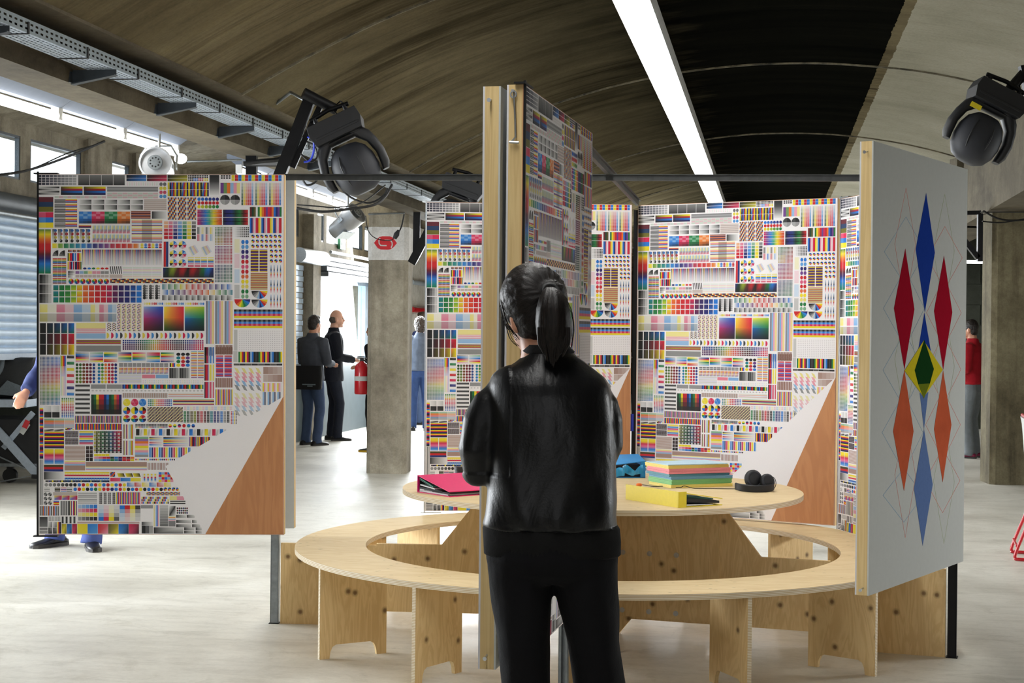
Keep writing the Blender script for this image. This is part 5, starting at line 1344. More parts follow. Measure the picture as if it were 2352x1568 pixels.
# frame by the emblem pillar and by the right pillar
Yf = 16.2
fr = MB(); sq(fr, P(958, 470, Yf), P(956, 590, Yf), .07); o = fr.build('lighting_bracket', M['black_steel'], off=P(957, 470, Yf)); tag(o, 'black triangular steel frame at the side of the emblem pillar', 'frame'); r = o
sub('diagonal', M['black_steel'], lambda b: sq(b, P(948, 600, Yf), P(990, 520, Yf-.3), .085), r)
sub('beam', M['black_steel'], lambda b: sq(b, P(930, 462, Yf), P(1060, 468, Yf), .05), r)
fr = MB(); Yg = 15.93; sq(fr, P(2251, 490, Yg), P(2250, 600, Yg), .05); o = fr.build('lighting_bracket', M['black_steel'], off=P(2251, 490, Yg)); tag(o, 'black triangular steel frame at the side of the right pillar', 'frame'); r = o
sub('diagonal', M['black_steel'], lambda b: sq(b, P(2246, 592, Yg), P(2190, 520, Yg), .05), r)
sub('beam', M['black_steel'], lambda b: sq(b, P(2252, 488, Yg), P(2180, 490, Yg), .04), r)
# far lengths of steel under the vault
b = MB(); b.tube([P(880, 330, 14.0), P(1050, 400, 19.0)], .018, 8); o = b.build('conduit', M['steel'], smooth=50); tag(o, 'thin steel conduit crossing the vault behind the left stage light', 'pipe')
# cables
def cable(pts, Y, r_, lab, m_='cable', cat='cable'):
    b = MB(); P3 = [P(x, y, Y if not isinstance(Y, (list, tuple)) else Y[i]) for i, (x, y) in enumerate(pts)]
    b.tube(smoothpts(P3, 5), r_, 6); o = b.build('hanging_cable', M[m_], smooth=60); tag(o, lab, cat); return o
cable([(-20, 405), (60, 392), (150, 362), (240, 324)], [12.5, 12.7, 12.9, 13.2], .011, 'black cable slung across the clerestory windows at the left')
cable([(-20, 402), (70, 388), (155, 352), (235, 328)], [12.6, 12.8, 13.0, 13.2], .006, 'thinner black cable slung across the clerestory windows at the left')
cable([(780, 418), (790, 440), (815, 458), (850, 466), (880, 450), (890, 432)], 13.3, .009, 'black cable looping below the left stage light')
cable([(682, 478), (740, 486), (800, 480), (860, 470), (885, 450), (900, 425)], [12.6, 12.6, 12.7, 12.9, 13.3, 13.85], .012, 'thick black cable sagging from the left board to the pillar top')
cable([(682, 470), (735, 474), (770, 476), (830, 466), (885, 425)], [12.7, 12.7, 12.8, 13.2, 13.85], .006, 'thin black cable just above the thick sagging one')
cable([(695, 412), (705, 425), (722, 420), (732, 408)], 11.0, .008, 'short black cable loop beside the leftmost board top')
cable([(706, 314), (720, 322), (720, 350), (712, 368), (698, 372)], 9.5, .007, 'bright blue cable loop under the left stage light', 'blue_cable')
cable([(690, 352), (712, 372), (728, 360), (722, 335), (704, 325)], 9.55, .006, 'black cable coil under the left stage light')
cable([(560, 376), (600, 370), (640, 366), (660, 352)], 9.9, .016, 'bundle of black cable on the left frame arm')
cable([(928, 492), (922, 520), (912, 540), (908, 548)], 16.15, .008, 'black lead dropping onto the white pillar band')
cable([(840, 495), (846, 530), (865, 548), (895, 552), (905, 546)], 16.2, .005, 'thin lead curving over the red pillar emblem')
b = MB(); b.tube([P(916, 528, 16.1), P(911, 538, 16.1), P(906, 548, 16.1)], [.012, .03, .02], 10); o = b.build('cable_connector', M['matt_black'], smooth=60); tag(o, 'black inline connector hanging in front of the white pillar band', 'connector')
cable([(2258, 484), (2300, 504), (2360, 504), (2420, 490)], 15.7, .010, 'black cable sagging across the right pillar')
cable([(2256, 508), (2300, 511), (2360, 502), (2420, 496)], 15.7, .008, 'lower thin black cable across the right pillar')
cable([(2252, 487), (2352, 487), (2420, 487)], 15.7, .006, 'straight black wire across the right pillar')
cable([(430, 371), (500, 369), (556, 367)], 13.6, .010, 'steel wire stay running from the silver spotlight', 'steel')
cable([(846, 492), (900, 490), (930, 489)], 16.25, .010, 'pale steel wire stay across the top of the emblem pillar', 'steel')

# ================================================================== LEFT BACKGROUND: trestle table, bags, case
Yt = 15.0
tt = P(60, 930, Yt); z_t = P(30, 917, Yt).z
r = empty('folding_table', (tt.x, Yt, 0), -TH*0, 'silver folding table with crossed legs in front of the roller shutter', 'table')
def rel(p): return (p.x-tt.x, p.y-Yt, p.z)
b = MB(); b.box((-2.2, -.05, z_t-.075), (.02, .55, z_t)); b.build('tabletop', M['tray_under'], r, bevel=.006)
def strap(b, p, q, w_, t_=.03, dy=0.0):
    p = Vector(rel(p))+Vector((0, dy, 0)); q = Vector(rel(q))+Vector((0, dy, 0)); t = (q-p).normalized(); n_ = Vector((-t.z, 0, t.x))*w_/2
    b.prism([p-n_, q-n_, q+n_, p+n_], (0, t_, 0))
b = MB(); strap(b, P(-25, 968, Yt), P(86, 1092, Yt), .075); b.build('leg', M['tray_under'], r)
b = MB(); strap(b, P(72, 948, Yt), P(4, 1030, Yt), .05, .03, .04); b.build('leg', M['tray_under'], r)
b = MB(); strap(b, P(-10, 1045, Yt), P(58, 1076, Yt), .012, .012, .0); b.build('brace', M['steel'], r)
b = MB(); strap(b, P(-10, 1108, Yt), P(84, 1090, Yt), .012, .012, .0); b.build('brace', M['steel'], r)
b = MB(); strap(b, P(72, 1094, Yt-.02), P(96, 1096, Yt-.02), .04, .08, .0); b.build('foot', M['matt_black'], r)
b = MB(); strap(b, P(50, 995, Yt-.04), P(66, 972, Yt-.04), .05, .004, -.02); b.build('white_tape', M['white_board'], r)
b = MB(); strap(b, P(58, 982, Yt-.05), P(66, 965, Yt-.05), .05, .004, -.03); b.build('red_tape', M['red_paint'], r)
M['bag_black'] = mat('black_bag_cloth', rgb(24, 26, 28), .8, var=.2, scale=60, bump=.3)
M['bag_grey'] = mat('grey_bag_trim', rgb(84, 92, 98), .8, var=.1, scale=60, bump=.3)
r = empty('travel_bag', (P(10, 915, Yt).x, Yt+.25, z_t), 0, 'black bag with grey trim lying on the silver folding table', 'bag')
b = MB(); b.loft([b.oval((x, 0, .2), .20, ry, 18, ax=(0, 0, 1), pw=.6) for x, ry in ((-1.0, .16), (-.95, .2), (0, .22), (.18, .20), (.22, .15))]); b.build('body', M['bag_black'], r, smooth=60)
b = MB(); b.prism([(-.10, -.225, .05), (.20, -.205, .02), (.215, -.19, .10), (.02, -.225, .18)], (0, -.01, 0)); b.build('pocket', M['bag_grey'], r)
b = MB(); b.tube(smoothpts([(-.16, -.22, .02), (-.13, -.235, .18), (-.05, -.235, .28), (-.04, -.2, .40)]), .028, 8); b.build('strap', M['bag_grey'], r, smooth=60)
cs = P(20, 1060, 14.6)
r = empty('flight_case', (cs.x-.5, 15.35, 0), 0, 'low dark equipment case on castors under the folding table', 'case')
b = MB(); b.box((-.9, -.3, .16), (.92, .3, .62)); b.build('body', M['matt_black'], r, bevel=.01)
b = MB(); b.box((-.9, -.31, .16), (.92, .31, .19)); b.build('rim', M['steel'], r)
for x in (.35, .8):
    b = MB(); b.cyl((x, -.26, .07), (x, -.2, .07), .068, 16); b.box((x-.03, -.25, .07), (x+.03, -.21, .16)); b.build('castor', M['inner'], r, smooth=40)
# fire extinguisher on the pillar's hidden side
ex = P(831, 866, 16.95); sE = 3600/16.95
r = empty('fire_extinguisher', (ex.x, 16.95, P(831, 905, 16.95).z), 0, 'red fire extinguisher mounted beside the pillar with the red emblem', 'fire extinguisher')
b = MB(); b.loft([b.oval((0, 0, z_), r_, r_, 20) for z_, r_ in ((0, .07), (.012, .078), (.29, .078), (.325, .06), (.345, .03), (.36, .02))]); b.build('cylinder', M['red_paint'], r, smooth=40)
b = MB(); b.box((-.02, -.02, .355), (.02, .02, .385)); b.box((-.05, -.01, .385), (.05, .01, .395)); b.box((-.05, -.01, .40), (.03, .01, .41)); b.build('valve', M['matt_black'], r)
b = MB(); b.tube(smoothpts([(.02, -.02, .37), (.07, -.06, .33), (.085, -.06, .2), (.08, -.05, .04)]), .010, 8); b.build('hose', M['cable'], r, smooth=60)
b = MB(); b.loft([b.oval((0, 0, z_), .0795, .0795, 20) for z_ in (.145, .195)], caps=False); b.build('label_band', M['white_board'], r, smooth=40)
b = MB(); b.box((.07, -.03, .05), (.12, .03, .30)); b.build('wall_bracket', M['bracket'], r)
# red chair with a white seat cushion at the right edge of the picture
ch = Z(2400, 1290, 0); r = empty('folding_chair', (ch.x, ch.y, 0), -.25, 'red tubular metal chair with a white back at the right edge', 'chair')
rt = .011
for sy in (-.02, .36):
    b = MB(); b.tube(smoothpts([(-.03, sy, .45), (-.10, sy, .28), (-.185, sy, .06), (-.185, sy, .02), (-.15, sy, .012), (.25, sy, .012), (.29, sy, .03), (.29, sy, .06), (.23, sy, .44)], 4), rt, 10); b.build('leg_frame', M['red_paint'], r, smooth=60)
b = MB()
for sy in (-.02, .36): b.tube(smoothpts([(.26, sy, .42), (.05, sy, .45), (-.06, sy, .50), (-.10, sy, .70), (-.13, sy, .96)], 4), rt, 10)
b.tube([(-.13, -.02, .96), (-.13, .36, .96)], rt, 8); b.tube([(-.18, -.02, .10), (-.18, .36, .10)], rt*.8, 8)
b.build('back_frame', M['red_paint'], r, smooth=60)
b = MB(); b.box((-.09, -.02, .44), (.28, .36, .475)); b.build('seat', M['white_board'], r, bevel=.01)
b = MB(); b.loft([b.oval((x, .17, z_), .018, .19, 20, pw=.5) for x, z_ in ((-.095, .62), (-.10, .66), (-.12, .9), (-.13, .95))]); b.build('backrest', M['white_board'], r, smooth=50)
# ================================================================== PEOPLE
def fabric(name, c, rough=.85, var=.12, bump=.25, scale=14, spec=.3):
    k = NT(name); v = k.coord(); f = k.noise(v, scale, 6, .6, .5); f2 = k.noise(v, 220, 2)
    c0 = tuple(x*(1-var) for x in c[:3])+(1,); c1 = tuple(min(1, x*(1+var)) for x in c[:3])+(1,)
    k.base(k.ramp(f, [(.3, c0), (.7, c1)])); k.rough(rough); k.b.inputs['Specular IOR Level'].default_value = spec
    k.bump(k.math('ADD', k.math('MULTIPLY', f, .9), k.math('MULTIPLY', f2, .1)), bump, .02); return k.m
def skinm(name, c):
    k = NT(name); v = k.coord(); f = k.noise(v, 12, 4); k.base(k.ramp(f, [(.3, tuple(x*.88 for x in c[:3])), (.7, tuple(min(1, x*1.06) for x in c[:3]))]))
    k.rough(.5); k.b.inputs['Subsurface Weight'].default_value = .12; k.b.inputs['Subsurface Radius'].default_value = (.02, .008, .004); return k.m
M['skin'] = skinm('skin', rgb(206, 150, 122)); M['skin2'] = skinm('skin_fair', rgb(220, 168, 144))
def hairm(name, c, sc_=(90, 90, 6)):
    k = NT(name); f = k.noise(k.coord(sc_), 1.5, 4, .6, .6); k.base(k.ramp(f, [(.3, tuple(x*.5 for x in c[:3])), (.75, tuple(min(1, x*1.5) for x in c[:3]))])); k.rough(.42); k.bump(f, .6, .006); return k.m
M['hair_dark'] = hairm('dark_hair', rgb(34, 27, 24)); M['hair_brown'] = hairm('brown_hair', rgb(58, 44, 36)); M['hair_grey'] = hairm('short_greying_hair', rgb(92, 78, 68))
M['shoe'] = mat('black_leather_shoe', rgb(20, 20, 24), .35, var=.1)
M['sole'] = mat('shoe_sole', rgb(60, 58, 56), .7)
V3 = lambda *a: Vector(a)
def hand(b, wr, el, fwd, curl=.5, s=1.0, side=1):
    """palm and five bent fingers rooted at the wrist"""
    d = (Vector(wr)-Vector(el)).normalized(); n_ = Vector(fwd)-d*Vector(fwd).dot(d)
    if n_.length < .1: n_ = d.cross(Vector((1, 0, 0)))
    n_.normalize(); sdv = d.cross(n_).normalized()*side
    w = Vector(wr)
    b.loft([b.oval(w+d*t*s, rx*s, ry*s, 12, ax=sdv, ay=n_) for t, rx, ry in ((-.02, .026, .020), (.02, .030, .018), (.055, .040, .016), (.085, .041, .014), (.095, .034, .011))])
    for i, L in enumerate((.068, .078, .072, .056)):
        base = w+(d*.085+sdv*(.030-.020*i))*s
        k1 = base+(d*math.cos(curl*.5)+n_*math.sin(curl*.5))*L*.45*s
        k2 = k1+(d*math.cos(curl*1.4)+n_*math.sin(curl*1.4))*L*.33*s
        k3 = k2+(d*math.cos(curl*2.2)+n_*math.sin(curl*2.2))*L*.26*s
        b.tube([base-d*.02*s, base, k1, k2, k3], [.0095*s, .0095*s, .009*s, .0082*s, .007*s], 8)
    t0 = w+(d*.025+sdv*.026)*s; t1 = t0+(d*.7+sdv*.7+n_*.25).normalized()*.036*s; t2 = t1+(d*.9+sdv*.25+n_*.4).normalized()*.030*s
    b.tube([t0-d*.01*s, t0, t1, t2], [.012*s, .0125*s, .011*s, .0085*s], 8)
def person(name, label, loc, rz, h=1.75, pose=None, skin='skin', top=None, bottom=None, hair='hair_dark', shoe='shoe', hairstyle='short', head_turn=0.0, voxel=.011, coat=.74, stance=.09, lean=0.0, group=None, head_nod=0.0, sole='sole'):
    """stands facing local +Y"""
    s = h/1.75
    r = empty(name, loc, rz, label, 'person', group); r.scale = (s, s, s)
    po = dict(sh=.19, elL=(-.27, -.02, 1.13), wrL=(-.26, .10, .90), elR=(.27, -.02, 1.13), wrR=(.26, .10, .90), knL=(-.10, .03, .50), anL=(-.11, -.01, .09), knR=(.10, .03, .50), anR=(.11, -.01, .09), fL=.1, fR=-.1)
    po.update(pose or {})
    HC = Vector((0, .035+lean, 1.635))
    RT = Matrix.Rotation(head_turn, 3, 'Z') @ Matrix.Rotation(-head_nod, 3, 'X')
    # body
    b = MB()
    b.ell(HC+V3(0, 0, .01), .074, .092, .112, 20, 14, RT)                                         # cranium
    b.ell(HC+RT @ V3(0, .038, -.05), .055, .055, .072, 16, 10, RT)                              # face and jaw
    b.ell(HC+RT @ V3(0, .072, -.098), .026, .022, .02, 10, 8, RT)                               # chin
    b.tube([HC+RT @ V3(0, .085, .012), HC+RT @ V3(0, .108, -.026), HC+RT @ V3(0, .095, -.038)], [.010, .014, .012], 8)   # nose
    b.tube([HC+RT @ V3(-.022, .086, -.062), HC+RT @ V3(0, .094, -.060), HC+RT @ V3(.022, .086, -.062)], .008, 8)           # lips
    b.tube([HC+RT @ V3(-.04, .078, .022), HC+RT @ V3(0, .088, .020), HC+RT @ V3(.04, .078, .022)], .011, 8)              # brow
    for e in (-1, 1): b.ell(HC+RT @ V3(e*.076, -.008, -.012), .012, .02, .032, 10, 8, RT)             # ears
    b.tube([V3(0, -.005+lean*.4, 1.40), V3(0, .0+lean*.7, 1.50), HC+V3(0, -.015, -.05)], [.075, .056, .058], 16)
    b.loft([b.oval((0, y+lean*max(0, (z-1)/.6), z), rx, ry, 20) for z, rx, ry, y in ((.90, .13, .09, 0), (1.0, .135, .09, 0), (1.12, .12, .085, 0), (1.3, .15, .10, 0), (1.4, .15, .09, 0), (1.45, .08, .06, 0))])
    SL, SR = V3(-po['sh'], lean*.7, 1.405), V3(po['sh'], lean*.7, 1.405)
    for S, E_, W_2 in ((SL, 'elL', 'wrL'), (SR, 'elR', 'wrR')):
        b.tube([S*.6+V3(0, 0, .55), S, V3(*po[E_]), V3(*po[W_2])], [.05, .05, .036, .024], 12)
    for kx, k_, a_ in ((-1, 'knL', 'anL'), (1, 'knR', 'anR')):
        b.tube([V3(kx*.085, 0, .95), V3(kx*.09, 0, .86), V3(*po[k_]), V3(*po[a_])], [.075, .07, .045, .032], 12)
    hand(b, V3(*po['wrL']), V3(*po['elL']), (0, .3, -.6) if po['wrL'][2] > 1.0 else (.4, .6, 0), .5, 1, 1)
    hand(b, V3(*po['wrR']), V3(*po['elR']), (0, .3, -.6) if po['wrR'][2] > 1.0 else (-.4, .6, 0), .5, 1, -1)
    bd = blob(b, 'body', M[skin], r, .008, 3)
    for e in (-1, 1):
        q = MB(); q.ell(HC+RT @ V3(e*.030, .083, .004), .011, .008, .0075, 10, 8, RT); q.build('eye', M['inner'], bd, smooth=80)
    # jacket
    b = MB()
    b.loft([b.oval((0, y+lean*max(0, (z-1)/.6), z), rx, ry, 28, pw=.9) for z, rx, ry, y in ((coat, .185, .135, 0), (coat+.04, .19, .14, 0), (.95, .178, .13, 0), (1.08, .17, .125, 0), (1.22, .185, .135, 0), (1.34, .195, .135, 0), (1.41, .17, .115, 0), (1.455, .10, .085, 0), (1.50, .075, .075, .0), (1.52, .070, .070, 0))])
    for S, E_, W_2 in ((SL, 'elL', 'wrL'), (SR, 'elR', 'wrR')):
        e_, w_ = V3(*po[E_]), V3(*po[W_2]); b.tube([S*.7+V3(0, 0, .41), S, S*.5+e_*.5, e_, e_*.45+w_*.55, w_*.97+e_*.03], [.085, .082, .070, .062, .056, .048], 14)
    fo = lambda c, n_: .008*noise.noise((c.x*9, c.y*9, c.z*5))+.004*noise.noise((c.x*22+3, c.y*22, c.z*9))
    blob(b, 'jacket', M[top], r, voxel, 5, fo)
    # trousers
    b = MB(); b.loft([b.oval((0, 0, z), rx, ry, 24) for z, rx, ry in ((.83, .155, .11), (.9, .165, .118), (.98, .155, .11), (1.02, .14, .10))])
    for kx, k_, a_ in ((-1, 'knL', 'anL'), (1, 'knR', 'anR')):
        kk, aa = V3(*po[k_]), V3(*po[a_]); b.tube([V3(kx*.08, 0, .93), V3(kx*.09, 0, .84), (V3(kx*.09, 0, .84)+kk)*.5, kk, kk*.5+aa*.5, aa+V3(0, 0, .0), aa+V3(0, .01, -.055)], [.092, .096, .085, .072, .066, .066, .068], 14)
    fo = lambda c, n_: .009*noise.noise((c.x*10, c.y*10, c.z*8+7))
    blob(b, 'trousers', M[bottom], r, voxel, 5, fo)
    # shoes
    for a_, f_ in (('anL', 'fL'), ('anR', 'fR')):
        aa = V3(*po[a_]); q = MB(); R2 = Matrix.Rotation(po[f_], 3, 'Z')
        secs = [(-.085, .030, .050), (-.06, .040, .062), (0, .042, .075), (.06, .046, .055), (.12, .048, .042), (.17, .040, .034), (.195, .018, .024)]
        rings = []
        for y, w_, hh in secs:
            rings.append([V3(aa.x, aa.y, 0)+R2 @ V3(w_*math.cos(t), y, .004+hh*(.5+.5*math.sin(t))) for t in [2*PI*i/14 for i in range(14)]])
        q.loft(rings); sh_ = q.build('shoe', M[shoe], r, smooth=70)
        q = MB(); q.loft([[V3(aa.x, aa.y, 0)+R2 @ V3(w_*1.05*c_2, y, z_) for c_2, z_ in ((-1, .0), (1, .0), (1, .022), (-1, .022))] for y, w_, hh in secs]); q.build('sole', M[sole], sh_)
    # hair
    b = MB()
    if hairstyle == 'short':
        b.ell(HC+RT @ V3(0, -.012, .028), .083, .096, .104, 20, 14, RT); b.ell(HC+RT @ V3(0, -.045, -.02), .072, .055, .075, 16, 10, RT); b.ell(HC+RT @ V3(0, .03, .085), .06, .055, .04, 14, 8, RT)
        fo = lambda c, n_: .004*noise.noise((c.x*60, c.y*60, c.z*60))
    elif hairstyle == 'bald':
        b.ell(HC+RT @ V3(0, -.030, -.012), .081, .072, .062, 20, 14, RT); fo = lambda c, n_: .002*noise.noise((c.x*60, c.y*60, c.z*60))
    else:
        b.ell(HC+RT @ V3(0, -.015, .02), .098, .108, .118, 20, 14, RT); b.ell(HC+RT @ V3(0, -.05, -.05), .085, .065, .08, 16, 10, RT)
        fo = lambda c, n_: .012*noise.noise((c.x*45, c.y*45, c.z*45))
    blob(b, 'hair', M[hair], r, .007, 2, fo)
    return r
M['wool_grey'] = fabric('charcoal_wool', rgb(72, 76, 86)); M['jacket_navy'] = fabric('dark_navy_jacket', rgb(26, 28, 38)); M['denim'] = fabric('blue_denim', rgb(62, 78, 108)); M['denim_dark'] = fabric('dark_denim', rgb(30, 34, 46))
M['blue_work'] = fabric('blue_work_cloth', rgb(52, 62, 104)); M['blue_trousers'] = fabric('blue_trousers', rgb(64, 78, 132)); M['blackcloth'] = fabric('black_cloth', rgb(20, 20, 22)); M['redcloth'] = fabric('red_sports_cloth', rgb(168, 22, 36)); M['greycloth'] = fabric('grey_jersey', rgb(112, 118, 122)); M['grey_blue'] = fabric('grey_blue_cloth', rgb(92, 100, 116)); M['royal'] = fabric('mid_blue_denim', rgb(50, 72, 118))
M['trainer'] = mat('purple_red_trainer', rgb(120, 20, 60), .5); M['trainer_y'] = mat('grey_yellow_trainer', rgb(60, 64, 62), .6); M['sole_y'] = mat('yellow_sole', rgb(214, 170, 20), .6)
def zf(px, py, Y): q = P(px, py, Y); return q
# two men by the bright doorway
q = P(716, 1000, 20.6)
m1 = person('person', 'man in a charcoal jacket and jeans with a black shoulder bag, back turned to us', (q.x, 20.6, 0), math.radians(-38), 1.70, dict(elL=(-.25, .05, 1.13), wrL=(-.16, .26, 1.10), elR=(.25, .03, 1.12), wrR=(.14, .24, 1.10), knL=(-.10, .03, .5), knR=(.09, .06, .5)), top='wool_grey', bottom='denim', hair='hair_dark', coat=.88)
r = empty('shoulder_bag', (q.x-.05, 20.36, .74), math.radians(-15), 'black messenger bag hanging at the hip of the man in the charcoal jacket', 'bag')
b = MB(); b.loft([b.oval((0, 0, z_), rx, ry, 20, pw=.5) for z_, rx, ry in ((0, .20, .05), (.02, .215, .065), (.2, .22, .07), (.30, .21, .05), (.31, .19, .03))]); b.build('body', M['blackcloth'], r, smooth=50)
b = MB(); b.box((-.02, -.078, .06), (.16, -.07, .075)); b.box((.05, -.08, .04), (.12, -.075, .055)); b.build('buckle_strap', M['greypanel'], r)
q = P(764, 1000, 21.6)
m2 = person('person', 'balding man in a dark open jacket seen in profile, holding a white leaflet', (q.x, 21.6, 0), math.radians(-78), 1.79, dict(elL=(-.25, .03, 1.13), wrL=(-.12, .27, 1.10), elR=(.25, .05, 1.13), wrR=(.12, .27, 1.08), knL=(-.08, .02, .5), knR=(.10, .08, .5), anR=(.11, .05, .09)), skin='skin2', top='jacket_navy', bottom='denim_dark', hair='hair_grey', hairstyle='bald', coat=.80)
w_ = Vector((q.x, 21.6, 0)); R_2 = Matrix.Rotation(math.radians(-78), 3, 'Z')
lf = w_+R_2 @ Vector((-.05, .40, 1.12)); b = MB(); b.box((-.07, -.05, 0), (.07, .05, .004)); o = b.build('leaflet', M['sheet'], loc=lf); o.rotation_euler = (.3, .4, -.6); tag(o, 'white leaflet held by the balding man', 'paper')
# behind the pillar
q = P(862, 1000, 19.6)
person('person', 'person in a black and red jacket mostly hidden behind the emblem pillar', (q.x, 19.6, 0), math.radians(70), 1.62, dict(elL=(-.28, -.06, 1.16), wrL=(-.18, .16, 1.15)), top='blackcloth', bottom='blackcloth', shoe='trainer_y', sole='sole_y', coat=.90)
q = P(963, 1000, 24.0)
person('person', 'curly haired person in a grey-blue top and jeans walking right of the emblem pillar', (q.x, 24.0, 0), math.radians(8), 1.73, dict(wrR=(.24, .12, .92)), top='grey_blue', bottom='royal', hair='hair_brown', hairstyle='curly', coat=.92)
q = P(955, 1000, 25.6)
person('person', 'person in dark blue standing behind the curly haired person', (q.x+.12, 25.6, 0), math.radians(60), 1.83, {}, top='blue_work', bottom='denim', hair='hair_brown', coat=.88)
# man in blue work clothes behind the leftmost board
q = P(168, 1000, 10.7)
person('person', 'man in blue work clothes behind the leftmost chart board, hand and boots showing', (q.x, 10.7, 0), math.radians(150), 1.80, dict(elL=(-.30, -.04, 1.15), wrL=(-.22, .10, .95), elR=(.36, -.06, 1.17), wrR=(.27, .16, 1.02), knL=(-.14, .02, .5), anL=(-.20, .02, .09), knR=(.12, .1, .5), anR=(.10, .05, .09), fL=.9, fR=-.1), top='blue_work', bottom='blue_trousers', hair='hair_dark', coat=.84)
# man in red on the right
q = P(2232, 1000, 19.6)
person('person', 'man in a red jacket and grey trousers between the diamond board and the right pillar', (q.x, 19.6, 0), math.radians(55), 1.72, dict(wrL=(-.15, .25, 1.05), wrR=(.2, .2, .98)), top='redcloth', bottom='greycloth', shoe='trainer', hair='hair_dark', coat=.93)
r = empty('backpack', (q.x+.14, 19.5, 1.0), math.radians(55), 'black backpack on the back of the man in red', 'bag')
b = MB(); b.loft([b.oval((0, -.16, z_), rx, ry, 18, pw=.6) for z_, rx, ry in ((0, .10, .05), (.03, .13, .08), (.30, .13, .09), (.40, .10, .06), (.43, .05, .03))]); b.build('body', M['blackcloth'], r, smooth=50)

# ------------------------------------------------------------------ the woman in front of us
WY = 4.38
WS = 3600/WY                       # pixels per metre at her depth
def wp(px, py, dy=0.0): return P(px, py, WY) + Vector((0, dy, 0))
org = Vector((P(1262, 1000, WY).x, WY, 0))
wo = empty('person', org, 0, 'woman with a dark ponytail in a black leather bomber jacket, seen from behind', 'person')
def L(p): return Vector(p)-org
def wl(px, py, dy=0.0): return L(wp(px, py, dy))
def sec(b, y, xl, xr, ry, dy=0.0, n=40, pw=.85):
    a, c = wl(xl, y, dy), wl(xr, y, dy); m_ = (a+c)/2; m_.z = wl((xl+xr)/2, y).z; return b.oval(m_, (c.x-a.x)/2, ry, n, pw=pw)
# skin: head, ear, neck, hands, with the torso and legs under the clothes
RW = Matrix.Rotation(math.radians(26), 3, 'Z') @ Matrix.Rotation(math.radians(-26), 3, 'X')
hc = wl(1226, 700, .03)
b = MB()
b.ell(hc, .080, .094, .110, 26, 18, RW)
b.ell(hc+RW @ V3(0, .035, -.062), .058, .058, .075, 20, 12, RW)
b.ell(hc+RW @ V3(0, .068, -.112), .030, .026, .024, 12, 8, RW)
b.tube([hc+RW @ V3(0, .088, .0), hc+RW @ V3(0, .112, -.036), hc+RW @ V3(0, .098, -.048)], [.010, .014, .012], 8)
b.tube([hc+RW @ V3(-.022, .088, -.076), hc+RW @ V3(0, .096, -.074), hc+RW @ V3(.022, .088, -.076)], .008, 8)
for e in (1,): b.ell(hc+RW @ V3(.082, -.005, -.02), .010, .017, .032, 12, 8, RW)
earc = wl(1186, 740, -.030)
b.tube([earc+V3(-.002, 0, .026), earc+V3(-.008, -.004, .012), earc+V3(-.004, -.003, -.012), earc+V3(.004, 0, -.030)], [.010, .013, .012, .008], 12)
b.tube([wl(1244, 850, .0), wl(1240, 800, .0), wl(1226, 750, .02)], [.070, .052, .050], 20)
b.loft([sec(b, y, xl+14, xr-14, ry-.02) for y, xl, xr, ry in ((1260, 1120, 1420, .12), (1150, 1150, 1390, .115), (1000, 1160, 1390, .12), (900, 1150, 1385, .12), (855, 1185, 1330, .085), (832, 1218, 1285, .06))])
shL, shR = wl(1150, 890), wl(1366, 886)
elL, elR = wl(1108, 1062, .02), wl(1398, 1040, .04)
wrL, wrR = L(Vector((P(1206, 1020, WY).x, WY+.27, 1.10))), L(Vector((P(1300, 1020, WY).x, WY+.27, 1.12)))
for S_, E_, W_2 in ((shL, elL, wrL), (shR, elR, wrR)): b.tube([S_, E_, W_2], [.034, .034, .024], 14)
hand(b, wrL, elL, (0, .2, -.8), .7, .92, 1); hand(b, wrR, elR, (0, .2, -.8), .7, .92, -1)
hipL, hipR = wl(1195, 1300), wl(1345, 1300)
kneeL, kneeR = wl(1206, 1560, .03), wl(1378, 1560, .03); kneeL.z = .47; kneeR.z = .47
anL, anR = V3(kneeL.x+.02, -.02, .085), V3(kneeR.x+.03, -.02, .085)
for a_, k_2, n_2 in ((hipL, kneeL, anL), (hipR, kneeR, anR)): b.tube([a_+V3(0, 0, .08), a_, k_2, n_2], [.075, .075, .045, .032], 14)
wb = blob(b, 'body', M['skin'], wo, .006, 3)
for e in (-1, 1):
    q = MB(); q.ell(hc+RW @ V3(e*.031, .086, -.004), .011, .008, .0075, 10, 8, RW); q.build('eye', M['inner'], wb, smooth=80)
# leather jacket
k = NT('black_leather'); v = k.coord(); f1 = k.noise(k.coord((1, 1, .45)), 7, 4, .5, .6); f2 = k.noise(v, 160, 3)
k.base(k.ramp(f2, [(.3, rgb(9, 10, 12)), (.7, rgb(15, 16, 19))])); k.rough(k.ramp(f1, [(.35, (.28,)*3), (.65, (.44,)*3)])); k.b.inputs['Specular IOR Level'].default_value = .3
k.bump(k.math('ADD', k.math('MULTIPLY', f1, .9), k.math('MULTIPLY', f2, .05)), .35, .03); M['leather'] = k.m
b = MB()
T_ = ((1213, 1112, 1419, .125), (1205, 1110, 1422, .135), (1180, 1116, 1418, .140), (1120, 1120, 1412, .138), (1040, 1118, 1415, .135), (960, 1120, 1412, .135), (905, 1120, 1408, .130), (882, 1122, 1402, .122), (864, 1132, 1390, .112), (848, 1152, 1368, .100), (833, 1180, 1345, .088), (818, 1198, 1322, .076), (806, 1208, 1314, .068), (800, 1212, 1308, .062))
b.loft([sec(b, y, xl, xr, ry) for y, xl, xr, ry in T_])
b.tube([shL+V3(.06, 0, -.03), wl(1150, 900), wl(1132, 925, -.002), wl(1112, 970, -.005), wl(1100, 1030, .0), wl(1104, 1074, .015), wl(1128, 1084, .10), wl(1160, 1070, .17)], [.040, .050, .056, .060, .060, .055, .050, .044], 22)
